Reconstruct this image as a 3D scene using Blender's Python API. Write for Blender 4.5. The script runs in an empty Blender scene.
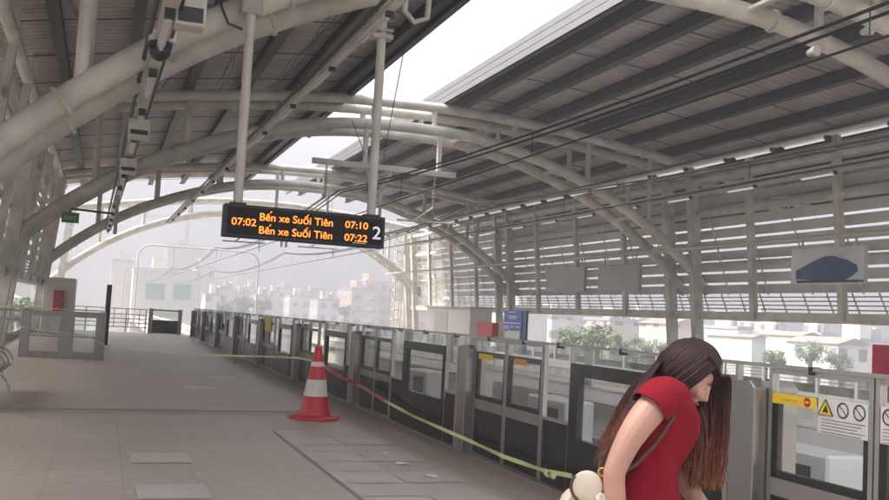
import bpy, bmesh, math, random
from mathutils import Vector, Matrix, noise
random.seed(7)
S = bpy.context.scene
COL = S.collection
PI = math.pi

# ------------------------------------------------------------------ camera
CAM_H = 1.5
F_PX, YAW, PITCH, ROLL = 942.5, 0.3437, 0.0721, 0.0550
fw = Vector((math.sin(YAW)*math.cos(PITCH), math.cos(YAW)*math.cos(PITCH), math.sin(PITCH)))
r0 = Vector((math.cos(YAW), -math.sin(YAW), 0)); u0 = r0.cross(fw)
cr = r0*math.cos(ROLL) + u0*math.sin(ROLL)
cu = -r0*math.sin(ROLL) + u0*math.cos(ROLL)
cam = bpy.data.cameras.new('camera'); co = bpy.data.objects.new('camera', cam); COL.objects.link(co)
m = Matrix((cr, cu, -fw)).transposed().to_4x4(); m.translation = Vector((0, 0, CAM_H))
co.matrix_world = m
cam.sensor_width = 36; cam.lens = 36*F_PX/889; cam.clip_end = 6000; cam.clip_start = .05
S.camera = co

def at(x, y, X=None, Y=None, Z=None):
    """the point of a known plane that the surveyed camera sees at a photo pixel"""
    d = fw + cr*((x-444.5)/F_PX) - cu*((y-250)/F_PX)
    t = X/d.x if X is not None else (Y/d.y if Y is not None else (Z-CAM_H)/d.z)
    return Vector((0, 0, CAM_H)) + d*t

# ------------------------------------------------------------------ materials
def nd(nt, typ, **kw):
    n = nt.nodes.new(typ)
    for k, v in kw.items(): setattr(n, k, v)
    return n

def mat(name, col, rough=.6, metal=0., var=.12, scale=3., bump=0., bscale=40., stretch=None, spec=.5, grime=None, emit=None):
    m = bpy.data.materials.new(name); m.use_nodes = True
    nt = m.node_tree; b = nt.nodes['Principled BSDF']; L = nt.links.new
    b.inputs['Roughness'].default_value = rough; b.inputs['Metallic'].default_value = metal
    b.inputs['Specular IOR Level'].default_value = spec
    tc = nd(nt, 'ShaderNodeTexCoord'); mp = nd(nt, 'ShaderNodeMapping')
    if stretch: mp.inputs['Scale'].default_value = stretch
    L(tc.outputs['Object'], mp.inputs[0])
    nz = nd(nt, 'ShaderNodeTexNoise'); nz.inputs['Scale'].default_value = scale; nz.inputs['Detail'].default_value = 6
    L(mp.outputs[0], nz.inputs['Vector'])
    cr_ = nd(nt, 'ShaderNodeValToRGB'); e = cr_.color_ramp.elements
    e[0].position = .3; e[1].position = .7
    c = Vector(col)
    g = Vector(grime) if grime else c*(1-var)
    e[0].color = (*g, 1); e[1].color = (*[min(1, v) for v in c*(1+var)], 1)
    L(nz.outputs['Fac'], cr_.inputs[0]); L(cr_.outputs[0], b.inputs['Base Color'])
    n2 = nd(nt, 'ShaderNodeTexNoise'); n2.inputs['Scale'].default_value = bscale; n2.inputs['Detail'].default_value = 3
    L(mp.outputs[0], n2.inputs['Vector'])
    mr = nd(nt, 'ShaderNodeMapRange'); mr.inputs[3].default_value = max(0, rough-.1); mr.inputs[4].default_value = min(1, rough+.12)
    L(n2.outputs['Fac'], mr.inputs[0]); L(mr.outputs[0], b.inputs['Roughness'])
    if bump:
        bp = nd(nt, 'ShaderNodeBump'); bp.inputs['Strength'].default_value = bump; bp.inputs['Distance'].default_value = .01
        L(n2.outputs['Fac'], bp.inputs['Height']); L(bp.outputs[0], b.inputs['Normal'])
    if emit:
        b.inputs['Emission Color'].default_value = (*emit[0], 1); b.inputs['Emission Strength'].default_value = emit[1]
    return m

def glass(name, tint=(.9, .95, .93), clear=.8, rough=.03):
    m = bpy.data.materials.new(name); m.use_nodes = True
    nt = m.node_tree; nt.nodes.clear(); L = nt.links.new
    out = nd(nt, 'ShaderNodeOutputMaterial'); tr = nd(nt, 'ShaderNodeBsdfTransparent'); tr.inputs[0].default_value = (*tint, 1)
    gl = nd(nt, 'ShaderNodeBsdfGlossy'); gl.inputs['Roughness'].default_value = rough; gl.inputs[0].default_value = (.9, .92, .92, 1)
    df = nd(nt, 'ShaderNodeBsdfDiffuse'); df.inputs[0].default_value = (.35, .36, .36, 1)
    fr = nd(nt, 'ShaderNodeFresnel'); ge = nd(nt, 'ShaderNodeNewGeometry'); io = nd(nt, 'ShaderNodeMapRange'); io.inputs[3].default_value = 1.42; io.inputs[4].default_value = 1/1.42
    L(ge.outputs['Backfacing'], io.inputs[0]); L(io.outputs[0], fr.inputs[0])   # both faces of a pane mirror like its outside
    mx = nd(nt, 'ShaderNodeMixShader'); L(fr.outputs[0], mx.inputs[0]); L(tr.outputs[0], mx.inputs[1]); L(gl.outputs[0], mx.inputs[2])
    tc = nd(nt, 'ShaderNodeTexCoord'); nz = nd(nt, 'ShaderNodeTexNoise'); nz.inputs['Scale'].default_value = 2.5
    L(tc.outputs['Object'], nz.inputs['Vector'])
    mr = nd(nt, 'ShaderNodeMapRange'); mr.inputs[3].default_value = (1-clear)*.5; mr.inputs[4].default_value = (1-clear)*1.5
    L(nz.outputs['Fac'], mr.inputs[0])
    m2 = nd(nt, 'ShaderNodeMixShader'); L(mr.outputs[0], m2.inputs[0]); L(mx.outputs[0], m2.inputs[1]); L(df.outputs[0], m2.inputs[2])
    L(m2.outputs[0], out.inputs[0])
    return m

def floor_mat():
    m = bpy.data.materials.new('platform_tiles'); m.use_nodes = True
    nt = m.node_tree; b = nt.nodes['Principled BSDF']; L = nt.links.new
    tc = nd(nt, 'ShaderNodeTexCoord')
    br = nd(nt, 'ShaderNodeTexBrick'); br.offset = 0; br.squash = 1
    br.inputs['Scale'].default_value = 1; br.inputs['Mortar Size'].default_value = .0035; br.inputs['Brick Width'].default_value = .6; br.inputs['Row Height'].default_value = .6
    br.inputs['Mortar Smooth'].default_value = .2
    br.inputs['Bias'].default_value = -.15
    br.inputs['Color1'].default_value = (.455, .385, .32, 1); br.inputs['Color2'].default_value = (.49, .42, .355, 1); br.inputs['Mortar'].default_value = (.30, .265, .235, 1)
    mp = nd(nt, 'ShaderNodeMapping'); mp.inputs['Location'].default_value = (-.27, .0, 0)
    L(tc.outputs['Object'], mp.inputs[0]); L(mp.outputs[0], br.inputs['Vector'])
    nz = nd(nt, 'ShaderNodeTexNoise'); nz.inputs['Scale'].default_value = .55; nz.inputs['Detail'].default_value = 5; L(tc.outputs['Object'], nz.inputs['Vector'])
    rp = nd(nt, 'ShaderNodeValToRGB'); e = rp.color_ramp.elements; e[0].position = .32; e[1].position = .7
    e[0].color = (.90, .89, .875, 1); e[1].color = (1.05, 1.05, 1.05, 1); L(nz.outputs['Fac'], rp.inputs[0])
    mu = nd(nt, 'ShaderNodeMixRGB', blend_type='MULTIPLY'); mu.inputs[0].default_value = 1
    L(br.outputs['Color'], mu.inputs[1]); L(rp.outputs[0], mu.inputs[2])
    n3 = nd(nt, 'ShaderNodeTexNoise'); n3.inputs['Scale'].default_value = 9; n3.inputs['Detail'].default_value = 8; L(tc.outputs['Object'], n3.inputs['Vector'])
    r3 = nd(nt, 'ShaderNodeValToRGB'); e = r3.color_ramp.elements; e[0].position = .35; e[1].position = .62
    e[0].color = (.9, .89, .88, 1); e[1].color = (1.02, 1.02, 1.02, 1); L(n3.outputs['Fac'], r3.inputs[0])
    m3 = nd(nt, 'ShaderNodeMixRGB', blend_type='MULTIPLY'); m3.inputs[0].default_value = 1
    L(mu.outputs[0], m3.inputs[1]); L(r3.outputs[0], m3.inputs[2])
    # darker brown strip along the foot of the screen doors
    sx = nd(nt, 'ShaderNodeSeparateXYZ'); L(tc.outputs['Object'], sx.inputs[0])
    ad = nd(nt, 'ShaderNodeMath', operation='MULTIPLY_ADD'); L(nz.outputs['Fac'], ad.inputs[0]); ad.inputs[1].default_value = .35; L(sx.outputs['X'], ad.inputs[2])
    m4 = nd(nt, 'ShaderNodeMapRange'); m4.inputs[1].default_value = 3.42; m4.inputs[2].default_value = 3.62; L(ad.outputs[0], m4.inputs[0])
    m5 = nd(nt, 'ShaderNodeMixRGB', blend_type='MIX'); L(m4.outputs[0], m5.inputs[0]); L(m3.outputs[0], m5.inputs[1]); m5.inputs[2].default_value = (.34, .275, .22, 1)
    L(m5.outputs[0], b.inputs['Base Color'])
    mr = nd(nt, 'ShaderNodeMapRange'); mr.inputs[3].default_value = .34; mr.inputs[4].default_value = .62
    L(nz.outputs['Fac'], mr.inputs[0]); L(mr.outputs[0], b.inputs['Roughness'])
    bp = nd(nt, 'ShaderNodeBump'); bp.inputs['Strength'].default_value = .25; bp.inputs['Distance'].default_value = .004
    L(br.outputs['Fac'], bp.inputs['Height']); bp.invert = True; L(bp.outputs[0], b.inputs['Normal'])
    return m

def facade(name, wall, win, sx=.3, sz=.33, wallvar=.08):
    """a far facade: rows of window openings on a rendered wall"""
    m = bpy.data.materials.new(name); m.use_nodes = True
    nt = m.node_tree; b = nt.nodes['Principled BSDF']; L = nt.links.new
    tc = nd(nt, 'ShaderNodeTexCoord'); sp = nd(nt, 'ShaderNodeSeparateXYZ'); L(tc.outputs['Object'], sp.inputs[0])
    add = nd(nt, 'ShaderNodeMath', operation='ADD'); L(sp.outputs['X'], add.inputs[0]); L(sp.outputs['Y'], add.inputs[1])
    def band(src, sc, lo, hi):
        a = nd(nt, 'ShaderNodeMath', operation='MULTIPLY'); a.inputs[1].default_value = sc; L(src, a.inputs[0])
        f = nd(nt, 'ShaderNodeMath', operation='FRACT'); L(a.outputs[0], f.inputs[0])
        g = nd(nt, 'ShaderNodeMath', operation='GREATER_THAN'); g.inputs[1].default_value = lo; L(f.outputs[0], g.inputs[0])
        l = nd(nt, 'ShaderNodeMath', operation='LESS_THAN'); l.inputs[1].default_value = hi; L(f.outputs[0], l.inputs[0])
        k = nd(nt, 'ShaderNodeMath', operation='MULTIPLY'); L(g.outputs[0], k.inputs[0]); L(l.outputs[0], k.inputs[1]); return k.outputs[0]
    k = nd(nt, 'ShaderNodeMath', operation='MULTIPLY'); L(band(add.outputs[0], sx, .3, .72), k.inputs[0]); L(band(sp.outputs['Z'], sz, .3, .75), k.inputs[1])
    mx = nd(nt, 'ShaderNodeMixRGB'); L(k.outputs[0], mx.inputs[0]); mx.inputs[1].default_value = (*wall, 1); mx.inputs[2].default_value = (*win, 1)
    L(mx.outputs[0], b.inputs['Base Color']); b.inputs['Roughness'].default_value = .7
    return m

M = {
 'steel': mat('painted_steel', (.58, .56, .505), .5, 0, .09, 2.2, .08, 60, grime=(.42, .395, .34)),
 'steel2': mat('dull_painted_steel', (.40, .38, .34), .55, 0, .1, 2, .05, 50),
 'sheet': mat('roof_sheet', (.40, .365, .345), .55, 0, .12, .8, .05, 30, grime=(.31, .28, .262)),
 'dark': mat('dark_purlin_steel', (.028, .026, .029), .55, 0, .2, 2),
 'fascia': mat('fascia_metal', (.115, .118, .125), .5, .1, .06, 1.5),
 'louvre': mat('louvre_metal', (.50, .485, .47), .5, .1, .1, 1.2),
 'stain': mat('stainless_steel', (.42, .405, .385), .34, .85, .08, 5, .04, 120, stretch=(1, 1, .1)),
 'brush': mat('brushed_post_steel', (.30, .285, .265), .32, .8, .08, 5, .04, 120, stretch=(1, 1, .1)),
 'black': mat('black_panel', (.010, .010, .011), .22, 0, .1, 1, bscale=3),
 'blackm': mat('black_plastic', (.015, .015, .017), .45, 0, .2, 4),
 'band': mat('grey_kick_band', (.27, .25, .235), .42, .5, .1, 4),
 'glass': glass('door_glass', (.95, .96, .955), .97),
 'glasstop': glass('clear_top_glass', (.90, .93, .91), .95),
 'floor': floor_mat(),
 'joint': mat('floor_joint_filler', (.24, .21, .185), .7, 0, .15, 3),
 'jointl': mat('floor_joint_metal', (.36, .33, .3), .4, .4, .1, 3),
 'tilel': mat('replacement_tile', (.515, .455, .405), .42, 0, .06, 2),
 'tiled': mat('worn_tile', (.47, .41, .36), .45, 0, .07, 2),
 'conc': mat('concrete', (.36, .345, .32), .8, 0, .12, 1.2, .15, 25, grime=(.27, .255, .235)),
 'concw': mat('pale_concrete', (.55, .53, .5), .75, 0, .1, 1.0, .1, 25),
 'ballast': mat('track_slab', (.36, .345, .33), .85, 0, .2, 1.5, .3, 15),
 'rail': mat('rail_steel', (.22, .19, .17), .35, .8, .15, 4),
 'cable': mat('dark_cable', (.02, .018, .018), .5, 0, .1, 3),
 'white': mat('white_enamel', (.72, .71, .69), .4, 0, .05, 2),
 'lamp': mat('lamp_tube', (.85, .86, .86), .4, 0, .02, 2, emit=((.93, .96, 1), .05)),
 'lampoff': mat('lamp_tube_off', (.62, .63, .62), .4, 0, .03, 2),
 'red': mat('cone_red', (.56, .022, .028), .45, 0, .12, 5, .05, 60),
 'redbox': mat('red_cabinet', (.36, .01, .018), .4, 0, .08, 3),
 'conewhite': mat('cone_reflective_band', (.66, .63, .56), .5, 0, .1, 6),
 'tapey': mat('yellow_tape', (.64, .68, .30), .4, 0, .1, 4),
 'taper': mat('red_tape', (.62, .16, .15), .45, 0, .15, 6),
 'led': mat('amber_led', (.3, .1, .02), .5, 0, .05, 3, emit=((1, .22, .02), .34)),
 'glow_white': mat('platform_number_white', (.62, .62, .62), .5, 0, .05, 3, emit=((.9, .92, 1), .06)),  # the white number is no LED; glow added to brighten it
 'screen': mat('display_black', (.006, .005, .005), .5, 0, .2, 3, spec=.2),
 'blue': mat('sign_blue', (.03, .075, .36), .45, 0, .06, 3),
 'bluedk': mat('poster_navy', (.012, .05, .115), .35, 0, .25, 2.5),
 'poster': mat('poster_grey', (.42, .43, .43), .4, 0, .12, 1.2),
 'posterback': mat('poster_back_grey', (.27, .26, .25), .5, .1, .08, 2),
 'crimson': mat('poster_crimson', (.13, .005, .02), .4, 0, .25, 2.5),
 'green': mat('exit_green', (.02, .2, .08), .5, 0, .1, 3),
 'yellow': mat('warning_yellow', (.74, .52, .02), .5, 0, .05, 4),
 'orange': mat('warning_orange', (.66, .28, .02), .5, 0, .05, 4),
 'stickw': mat('sticker_white', (.62, .61, .59), .5, 0, .04, 4),
 'skin': mat('skin', (.43, .245, .19), .5, 0, .1, 9, .06, 90),
 'dress': mat('red_dress', (.185, .002, .012), .85, 0, .15, 9, .5, 16, spec=.2),
 'hair': None,
 'lips': mat('lips', (.36, .06, .06), .4, 0, .05, 9),
 'eye': mat('eyelash', (.015, .01, .01), .5, 0, .1, 9),
 'cream': mat('cream_leather', (.60, .53, .43), .5, 0, .07, 7, .12, 60),
 'strap': mat('brown_strap', (.075, .028, .018), .5, 0, .15, 9),
 'scarf': mat('patterned_scarf', (.5, .44, .36), .7, 0, .55, 45, .1, 60),
 'gold': mat('brass_fitting', (.6, .45, .2), .3, .9, .05, 4),
 'shoe': mat('shoe_black', (.03, .028, .028), .5, 0, .1, 4),
 'bark': mat('bark', (.10, .075, .055), .9, 0, .2, 6),
 'leaf': mat('leaf_green', (.06, .105, .032), .6, 0, .35, 1.2),
 'leaf2': mat('leaf_deep_green', (.045, .085, .03), .6, 0, .35, 1.2),
 'ground': mat('city_ground', (.20, .19, .16), .9, 0, .35, .02, stretch=(1, 1, 1)),
 'asphalt': mat('asphalt', (.055, .055, .055), .9, 0, .1, .3),
 'roofred': mat('roof_terracotta', (.27, .21, .19), .7, 0, .15, .6),
 'roofgrey': mat('roof_metal_grey', (.33, .34, .36), .5, 0, .1, .6),
 'wcream': mat('wall_cream', (.54, .51, .45), .8, 0, .08, .3),
 'wwhite': mat('wall_white', (.66, .64, .61), .8, 0, .06, .3),
 'brickpk': mat('wall_brick_pink', (.42, .25, .2), .8, 0, .1, .3),
 'glassfar': mat('window_dark', (.07, .09, .1), .3, 0, .1, 1),
 'glassgr': mat('curtain_glass_green', (.12, .24, .2), .25, 0, .1, .5),
 'fac1': facade('facade_cream', (.55, .47, .40), (.16, .17, .18), .28, .31),
 'fac2': facade('facade_white', (.66, .64, .62), (.2, .21, .23), .33, .3),
 'fac3': facade('facade_peach', (.56, .42, .34), (.24, .2, .18), .25, .31),
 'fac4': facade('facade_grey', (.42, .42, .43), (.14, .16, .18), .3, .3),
}
def hair_mat():
    m = bpy.data.materials.new('dark_hair_with_copper_ends'); m.use_nodes = True
    nt = m.node_tree; b = nt.nodes['Principled BSDF']; L = nt.links.new
    tc = nd(nt, 'ShaderNodeTexCoord'); sp = nd(nt, 'ShaderNodeSeparateXYZ'); L(tc.outputs['Object'], sp.inputs[0])
    nz = nd(nt, 'ShaderNodeTexNoise'); nz.inputs['Scale'].default_value = 60
    mp = nd(nt, 'ShaderNodeMapping'); mp.inputs['Scale'].default_value = (1, 1, .06); L(tc.outputs['Object'], mp.inputs[0]); L(mp.outputs[0], nz.inputs['Vector'])
    a = nd(nt, 'ShaderNodeMath', operation='MULTIPLY_ADD'); a.inputs[1].default_value = .16; L(nz.outputs['Fac'], a.inputs[0]); L(sp.outputs['Z'], a.inputs[2])
    rp = nd(nt, 'ShaderNodeValToRGB'); e = rp.color_ramp.elements
    mr = nd(nt, 'ShaderNodeMapRange'); mr.inputs[1].default_value = .92; mr.inputs[2].default_value = 1.40; L(a.outputs[0], mr.inputs[0]); L(mr.outputs[0], rp.inputs[0])
    e[0].position = .0; e[0].color = (.29, .13, .062, 1); e[1].position = .88; e[1].color = (.017, .006, .0065, 1)
    k = e.new(.42); k.color = (.115, .036, .022, 1)
    n2 = nd(nt, 'ShaderNodeTexNoise'); n2.inputs['Scale'].default_value = 190; n2.inputs['Detail'].default_value = 2; L(mp.outputs[0], n2.inputs['Vector'])
    vr = nd(nt, 'ShaderNodeMapRange'); vr.inputs[1].default_value = .3; vr.inputs[2].default_value = .7; vr.inputs[3].default_value = .45; vr.inputs[4].default_value = 2.0; L(n2.outputs['Fac'], vr.inputs[0])
    vm = nd(nt, 'ShaderNodeVectorMath', operation='SCALE'); L(rp.outputs[0], vm.inputs[0]); L(vr.outputs[0], vm.inputs['Scale'])
    L(vm.outputs[0], b.inputs['Base Color']); b.inputs['Roughness'].default_value = .5; b.inputs['Specular IOR Level'].default_value = .25
    return m
M['hair'] = hair_mat()

# ------------------------------------------------------------------ mesh building
ORG = {}
class MB:
    def __init__(s): s.v = []; s.f = []
    def add(s, vs, fs):
        o = len(s.v); s.v += [Vector(p) for p in vs]; s.f += [tuple(i+o for i in f) for f in fs]; return s
    def box(s, x0, x1, y0, y1, z0, z1):
        vs = [(x, y, z) for x in (x0, x1) for y in (y0, y1) for z in (z0, z1)]
        return s.add(vs, [(0, 1, 3, 2), (4, 6, 7, 5), (0, 4, 5, 1), (2, 3, 7, 6), (0, 2, 6, 4), (1, 5, 7, 3)])
    def obox(s, c, sx, sy, sz, ax=None):
        ax = ax or Matrix.Identity(3)
        vs = [Vector(c)+ax @ Vector((x*sx/2, y*sy/2, z*sz/2)) for x in (-1, 1) for y in (-1, 1) for z in (-1, 1)]
        return s.add(vs, [(0, 1, 3, 2), (4, 6, 7, 5), (0, 4, 5, 1), (2, 3, 7, 6), (0, 2, 6, 4), (1, 5, 7, 3)])
    def bar(s, a, b, w, h, up=(0, 0, 1)):
        a, b = Vector(a), Vector(b); d = (b-a); L = d.length; d.normalize()
        up = Vector(up)
        if abs(d.dot(up)) > .98: up = Vector((0, 1, 0))
        x = d.cross(up).normalized(); u = x.cross(d)
        return s.obox((a+b)/2, w, L, h, Matrix((x, d, u)).transposed())
    def tube(s, pts, r, n=10, caps=True, flat=None, ref=None):
        pts = [Vector(p) for p in pts]; k = len(pts); rs = r if isinstance(r, (list, tuple)) else [r]*k
        o = len(s.v); prev = None
        for i, p in enumerate(pts):
            t = (pts[min(i+1, k-1)]-pts[max(i-1, 0)]).normalized()
            if prev is None:
                a = Vector(ref) if ref else (Vector((0, 0, 1)) if abs(t.z) < .9 else Vector((0, 1, 0)))
                prev = a
            x = (prev - t*prev.dot(t)).normalized(); y = t.cross(x); prev = x
            for j in range(n):
                a = 2*PI*j/n; s.v.append(p+(x*math.cos(a)+y*math.sin(a)*(flat or 1))*rs[i])
        for i in range(k-1):
            for j in range(n):
                s.f.append((o+i*n+j, o+i*n+(j+1) % n, o+(i+1)*n+(j+1) % n, o+(i+1)*n+j))
        if caps:
            s.f.append(tuple(o+j for j in reversed(range(n)))); s.f.append(tuple(o+(k-1)*n+j for j in range(n)))
        return s
    def lathe(s, c, prof, n=24, axis='Z'):
        o = len(s.v); c = Vector(c)
        for r, z in prof:
            for j in range(n):
                a = 2*PI*j/n; p = (r*math.cos(a), r*math.sin(a), z)
                if axis == 'X': p = (p[2], p[0], p[1])
                if axis == 'Y': p = (p[0], p[2], p[1])
                s.v.append(c+Vector(p))
        for i in range(len(prof)-1):
            for j in range(n): s.f.append((o+i*n+j, o+i*n+(j+1) % n, o+(i+1)*n+(j+1) % n, o+(i+1)*n+j))
        s.f.append(tuple(o+j for j in reversed(range(n)))); s.f.append(tuple(o+(len(prof)-1)*n+j for j in range(n)))
        return s
    def prism(s, poly, a0, a1, axis='X'):
        """poly of 2-D points extruded from a0 to a1 along axis"""
        k = len(poly)
        def P(p, a):
            return (a, p[0], p[1]) if axis == 'X' else ((p[0], a, p[1]) if axis == 'Y' else (p[0], p[1], a))
        vs = [P(p, a0) for p in poly]+[P(p, a1) for p in poly]
        fs = [tuple(range(k)), tuple(reversed(range(k, 2*k)))]+[(i, i+k, (i+1) % k+k, (i+1) % k) for i in range(k)]
        return s.add(vs, fs)
    def sphere(s, c, r, n=16, k=10, sc=(1, 1, 1)):
        c = Vector(c)
        return s.lathe(c, [(max(1e-4, r*math.sin(PI*i/k)), -r*math.cos(PI*i/k)) for i in range(k+1)], n) if sc == (1, 1, 1) else s._sph(c, r, n, k, sc)
    def _sph(s, c, r, n, k, sc):
        o = len(s.v); s.lathe((0, 0, 0), [(max(1e-4, r*math.sin(PI*i/k)), -r*math.cos(PI*i/k)) for i in range(k+1)], n)
        for i in range(o, len(s.v)):
            p = s.v[i]; s.v[i] = Vector((p.x*sc[0], p.y*sc[1], p.z*sc[2]))+Vector(c)
        return s
    def mesh(s, name, material, origin=(0, 0, 0), smooth=False, bevel=0):
        me = bpy.data.meshes.new(name); o = Vector(origin)
        me.from_pydata([tuple(p-o) for p in s.v], [], s.f); me.validate()
        bm = bmesh.new(); bm.from_mesh(me); bmesh.ops.recalc_face_normals(bm, faces=bm.faces)
        if bevel: bmesh.ops.bevel(bm, geom=bm.edges[:], offset=bevel, segments=1, affect='EDGES', clamp_overlap=True)
        if smooth:
            for f in bm.faces: f.smooth = True
            for e in bm.edges:
                if len(e.link_faces) == 2 and e.calc_face_angle(0) > math.radians(38): e.smooth = False
        bm.to_mesh(me); bm.free()
        me.materials.append(M[material] if isinstance(material, str) else material)
        return me
    def build(s, name, material, parent=None, origin=None, smooth=False, bevel=0):
        root = parent
        while root is not None and root.parent is not None: root = root.parent
        o = ORG[root.name] if root is not None else Vector(origin or (0, 0, 0))
        ob = bpy.data.objects.new(name, s.mesh(name, material, o, smooth, bevel)); COL.objects.link(ob)
        if parent is not None: ob.parent = parent
        else: ob.location = o; ORG[ob.name] = Vector(o)
        return ob

def tag(o, label=None, cat=None, group=None, kind=None):
    if label: o['label'] = label
    if cat: o['category'] = cat
    if group: o['group'] = group
    if kind: o['kind'] = kind
    return o
def thing(name, label, cat, loc=(0, 0, 0), group=None, rz=0):
    o = bpy.data.objects.new(name, None); COL.objects.link(o); o.location = loc; o.rotation_euler[2] = rz
    ORG[o.name] = Vector(loc); o.empty_display_size = .2
    return tag(o, label, cat, group)
def copy_tree(o, parent=None):
    c = o.copy(); COL.objects.link(c)
    if parent: c.parent = parent
    for ch in list(o.children): copy_tree(ch, c)
    return c
def dup(o, loc, label, group=None):
    c = copy_tree(o); c.location = loc; ORG[c.name] = Vector(loc); c['label'] = label
    if group: c['group'] = group
    return c
def interp(tab, x):
    for (x0, y0), (x1, y1) in zip(tab, tab[1:]):
        if x0 <= x <= x1:
            return y0+(y1-y0)*(x-x0)/(x1-x0)
    return tab[0][1] if x < tab[0][0] else tab[-1][1]
def structure(o): o['kind'] = 'structure'; return o

# ------------------------------------------------------------------ setting
XC = 8.05                    # middle of the station
PX = 3.90                    # face of the near screen doors
OPX = 11.55                  # face of the far screen doors
Y_END = 48.0
structure(MB().box(-2.85, 4.25, -10, Y_END, -.35, 0).build('platform_floor', 'floor'))
structure(MB().box(OPX-.25, 19.2, -10, 58, -.35, 0).build('far_platform_floor', 'conc'))
structure(MB().box(4.254, OPX-.254, -14, 420, -1.6, -1.1).build('track_bed', 'ballast'))
structure(MB().box(-2.8, 4.05, -10, Y_END-.05, -6, -.354).box(OPX-.05, 19.1, -10, 57.9, -6, -.354).build('platform_base', 'concw'))
structure(MB().box(-3, 19.3, -14, 420, -2.6, -1.64).build('viaduct_deck', 'conc')).location.z = -3.5
structure(MB().add([(-1500, -300, -12), (1500, -300, -12), (1500, 1500, -12), (-1500, 1500, -12)], [(0, 1, 2, 3)]).build('ground', 'ground'))
structure(MB().add([(-60, -300, -11.99), (-38, -300, -11.99), (-38, 1490, -11.99), (-60, 1490, -11.99)], [(0, 1, 2, 3)]).build('road', 'asphalt'))
structure(MB().add([(60, -300, -11.99), (84, -300, -11.99), (84, 1490, -11.99), (60, 1490, -11.99)], [(0, 1, 2, 3)]).build('avenue', 'asphalt'))

# floor inlays
structure(MB().add([(-2.8, 13.62, .004), (3.4, 13.95, .004), (3.4, 14.0, .004), (-2.8, 13.67, .004)], [(0, 1, 2, 3)])
          .add([(-2.8, 13.22, .004), (3.4, 13.55, .004), (3.4, 13.58, .004), (-2.8, 13.25, .004)], [(0, 1, 2, 3)]).build('floor_joint', 'joint'))
structure(MB().add([(-2.8, 13.50, .004), (3.4, 13.83, .004), (3.4, 13.87, .004), (-2.8, 13.54, .004)], [(0, 1, 2, 3)]).build('floor_joint_strip', 'jointl'))
structure(MB().add([(2.07, 3, .004), (2.085, 3, .004), (2.085, 11.6, .004), (2.07, 11.6, .004)], [(0, 1, 2, 3)]).build('floor_seam', 'joint'))
tl = MB(); td = MB()
for i, y in enumerate((4.6, 5.8, 7.0, 8.2, 9.4, 10.6)):
    tl.add([(2.10, y, .005), (2.68, y, .005), (2.68, y+.58, .005), (2.10, y+.58, .005)], [(0, 1, 2, 3)])
    td.add([(2.70, y+.0, .005), (3.28, y+.0, .005), (3.28, y+.58, .005), (2.70, y+.58, .005)], [(0, 1, 2, 3)])
    td.add([(2.10, y+.6, .005), (2.68, y+.6, .005), (2.68, y+1.18, .005), (2.10, y+1.18, .005)], [(0, 1, 2, 3)])
for (x, y) in ((.36, 9.3), (.36, 7.6), (1.5, 17.4), (2.2, 19.9), (-.9, 6.4)):
    tl.add([(x, y, .005), (x+.56, y, .005), (x+.56, y+.6, .005), (x, y+.6, .005)], [(0, 1, 2, 3)])
structure(tl.build('pale_floor_tiles', 'tilel')); structure(td.build('worn_floor_tiles', 'tiled'))

# rails: four running rails
for i, (x, lb) in enumerate(((5.05, 'nearest steel running rail beside the near platform'), (6.485, 'steel running rail on the inner side of the near track'),
                             (8.9, 'steel running rail on the inner side of the far track'), (10.335, 'steel running rail beside the far platform'))):
    tag(MB().box(x-.07, x+.07, -12, 400, -1.096, -1.07).box(x-.012, x+.012, -12, 400, -1.07, -.97).box(x-.035, x+.035, -12, 400, -.97, -.93).build('rail', 'rail'), lb, 'rail', 'running rails')

# ------------------------------------------------------------------ arch frames
LOW = [(0, 7.12), (1, 7.10), (2, 7.03), (3, 6.88), (4, 6.64), (5, 6.34), (6, 5.97), (7, 5.53), (8, 4.98), (9, 4.32), (10, 3.52), (10.9, 2.62)]
UPP = [(0, 7.80), (2, 7.77), (4, 7.62), (6, 7.40), (8, 7.12), (10, 6.80), (12, 6.40), (14, 5.98), (15.3, 5.65)]
def smooth_tab(tab, n=41):
    # Catmull-Rom through the table
    xs = [p[0] for p in tab]; out = []
    for i in range(n):
        x = tab[-1][0]*i/(n-1)
        k = max(j for j in range(len(xs)-1) if xs[j] <= x+1e-9)
        g = lambda j: tab[j] if 0 <= j < len(tab) else ((-tab[1][0], tab[1][1]) if j < 0 else (2*tab[-1][0]-tab[-2][0], 2*tab[-1][1]-tab[-2][1]))
        p0, p1, p2, p3 = g(k-1), g(k), g(k+1), g(k+2)
        t = (x-p1[0])/(p2[0]-p1[0]); m1 = (p2[1]-p0[1])/(p2[0]-p0[0])*(p2[0]-p1[0]); m2 = (p3[1]-p1[1])/(p3[0]-p1[0])*(p2[0]-p1[0])
        h = t*t; c = h*t
        out.append((x, (2*c-3*h+1)*p1[1]+(c-2*h+t)*m1+(3*h-2*c)*p2[1]+(c-h)*m2))
    return out
LOWS, UPPS = smooth_tab(LOW), smooth_tab(UPP)
FALL = .02                 # the roof falls slightly towards the near side
def tz(tab, sgn, off): return interp(tab, off)+FALL*sgn*off
def rib(tab, y, r, ls=1.0):
    pts = [(XC-x*ls, y, z-FALL*x) for x, z in reversed(tab)]+[(XC+x, y, z+FALL*x) for x, z in tab[1:]]
    return MB().tube(pts, r, 18)
def ring(mb, tab, off, y, r, ls=1.0, w=.05):
    for sgn in (-1, 1):
        k = ls if sgn < 0 else 1
        z = tz(tab, sgn, off); z2 = tz(tab, sgn, off+.1); d = Vector((sgn*.1*k, 0, z2-z)).normalized()
        p = Vector((XC+sgn*off*k, y, z)); mb.tube([p-d*w/2, p+d*w/2], r, 18)
FY = [12.7, 27.3, 42.4, 57.3]
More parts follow.
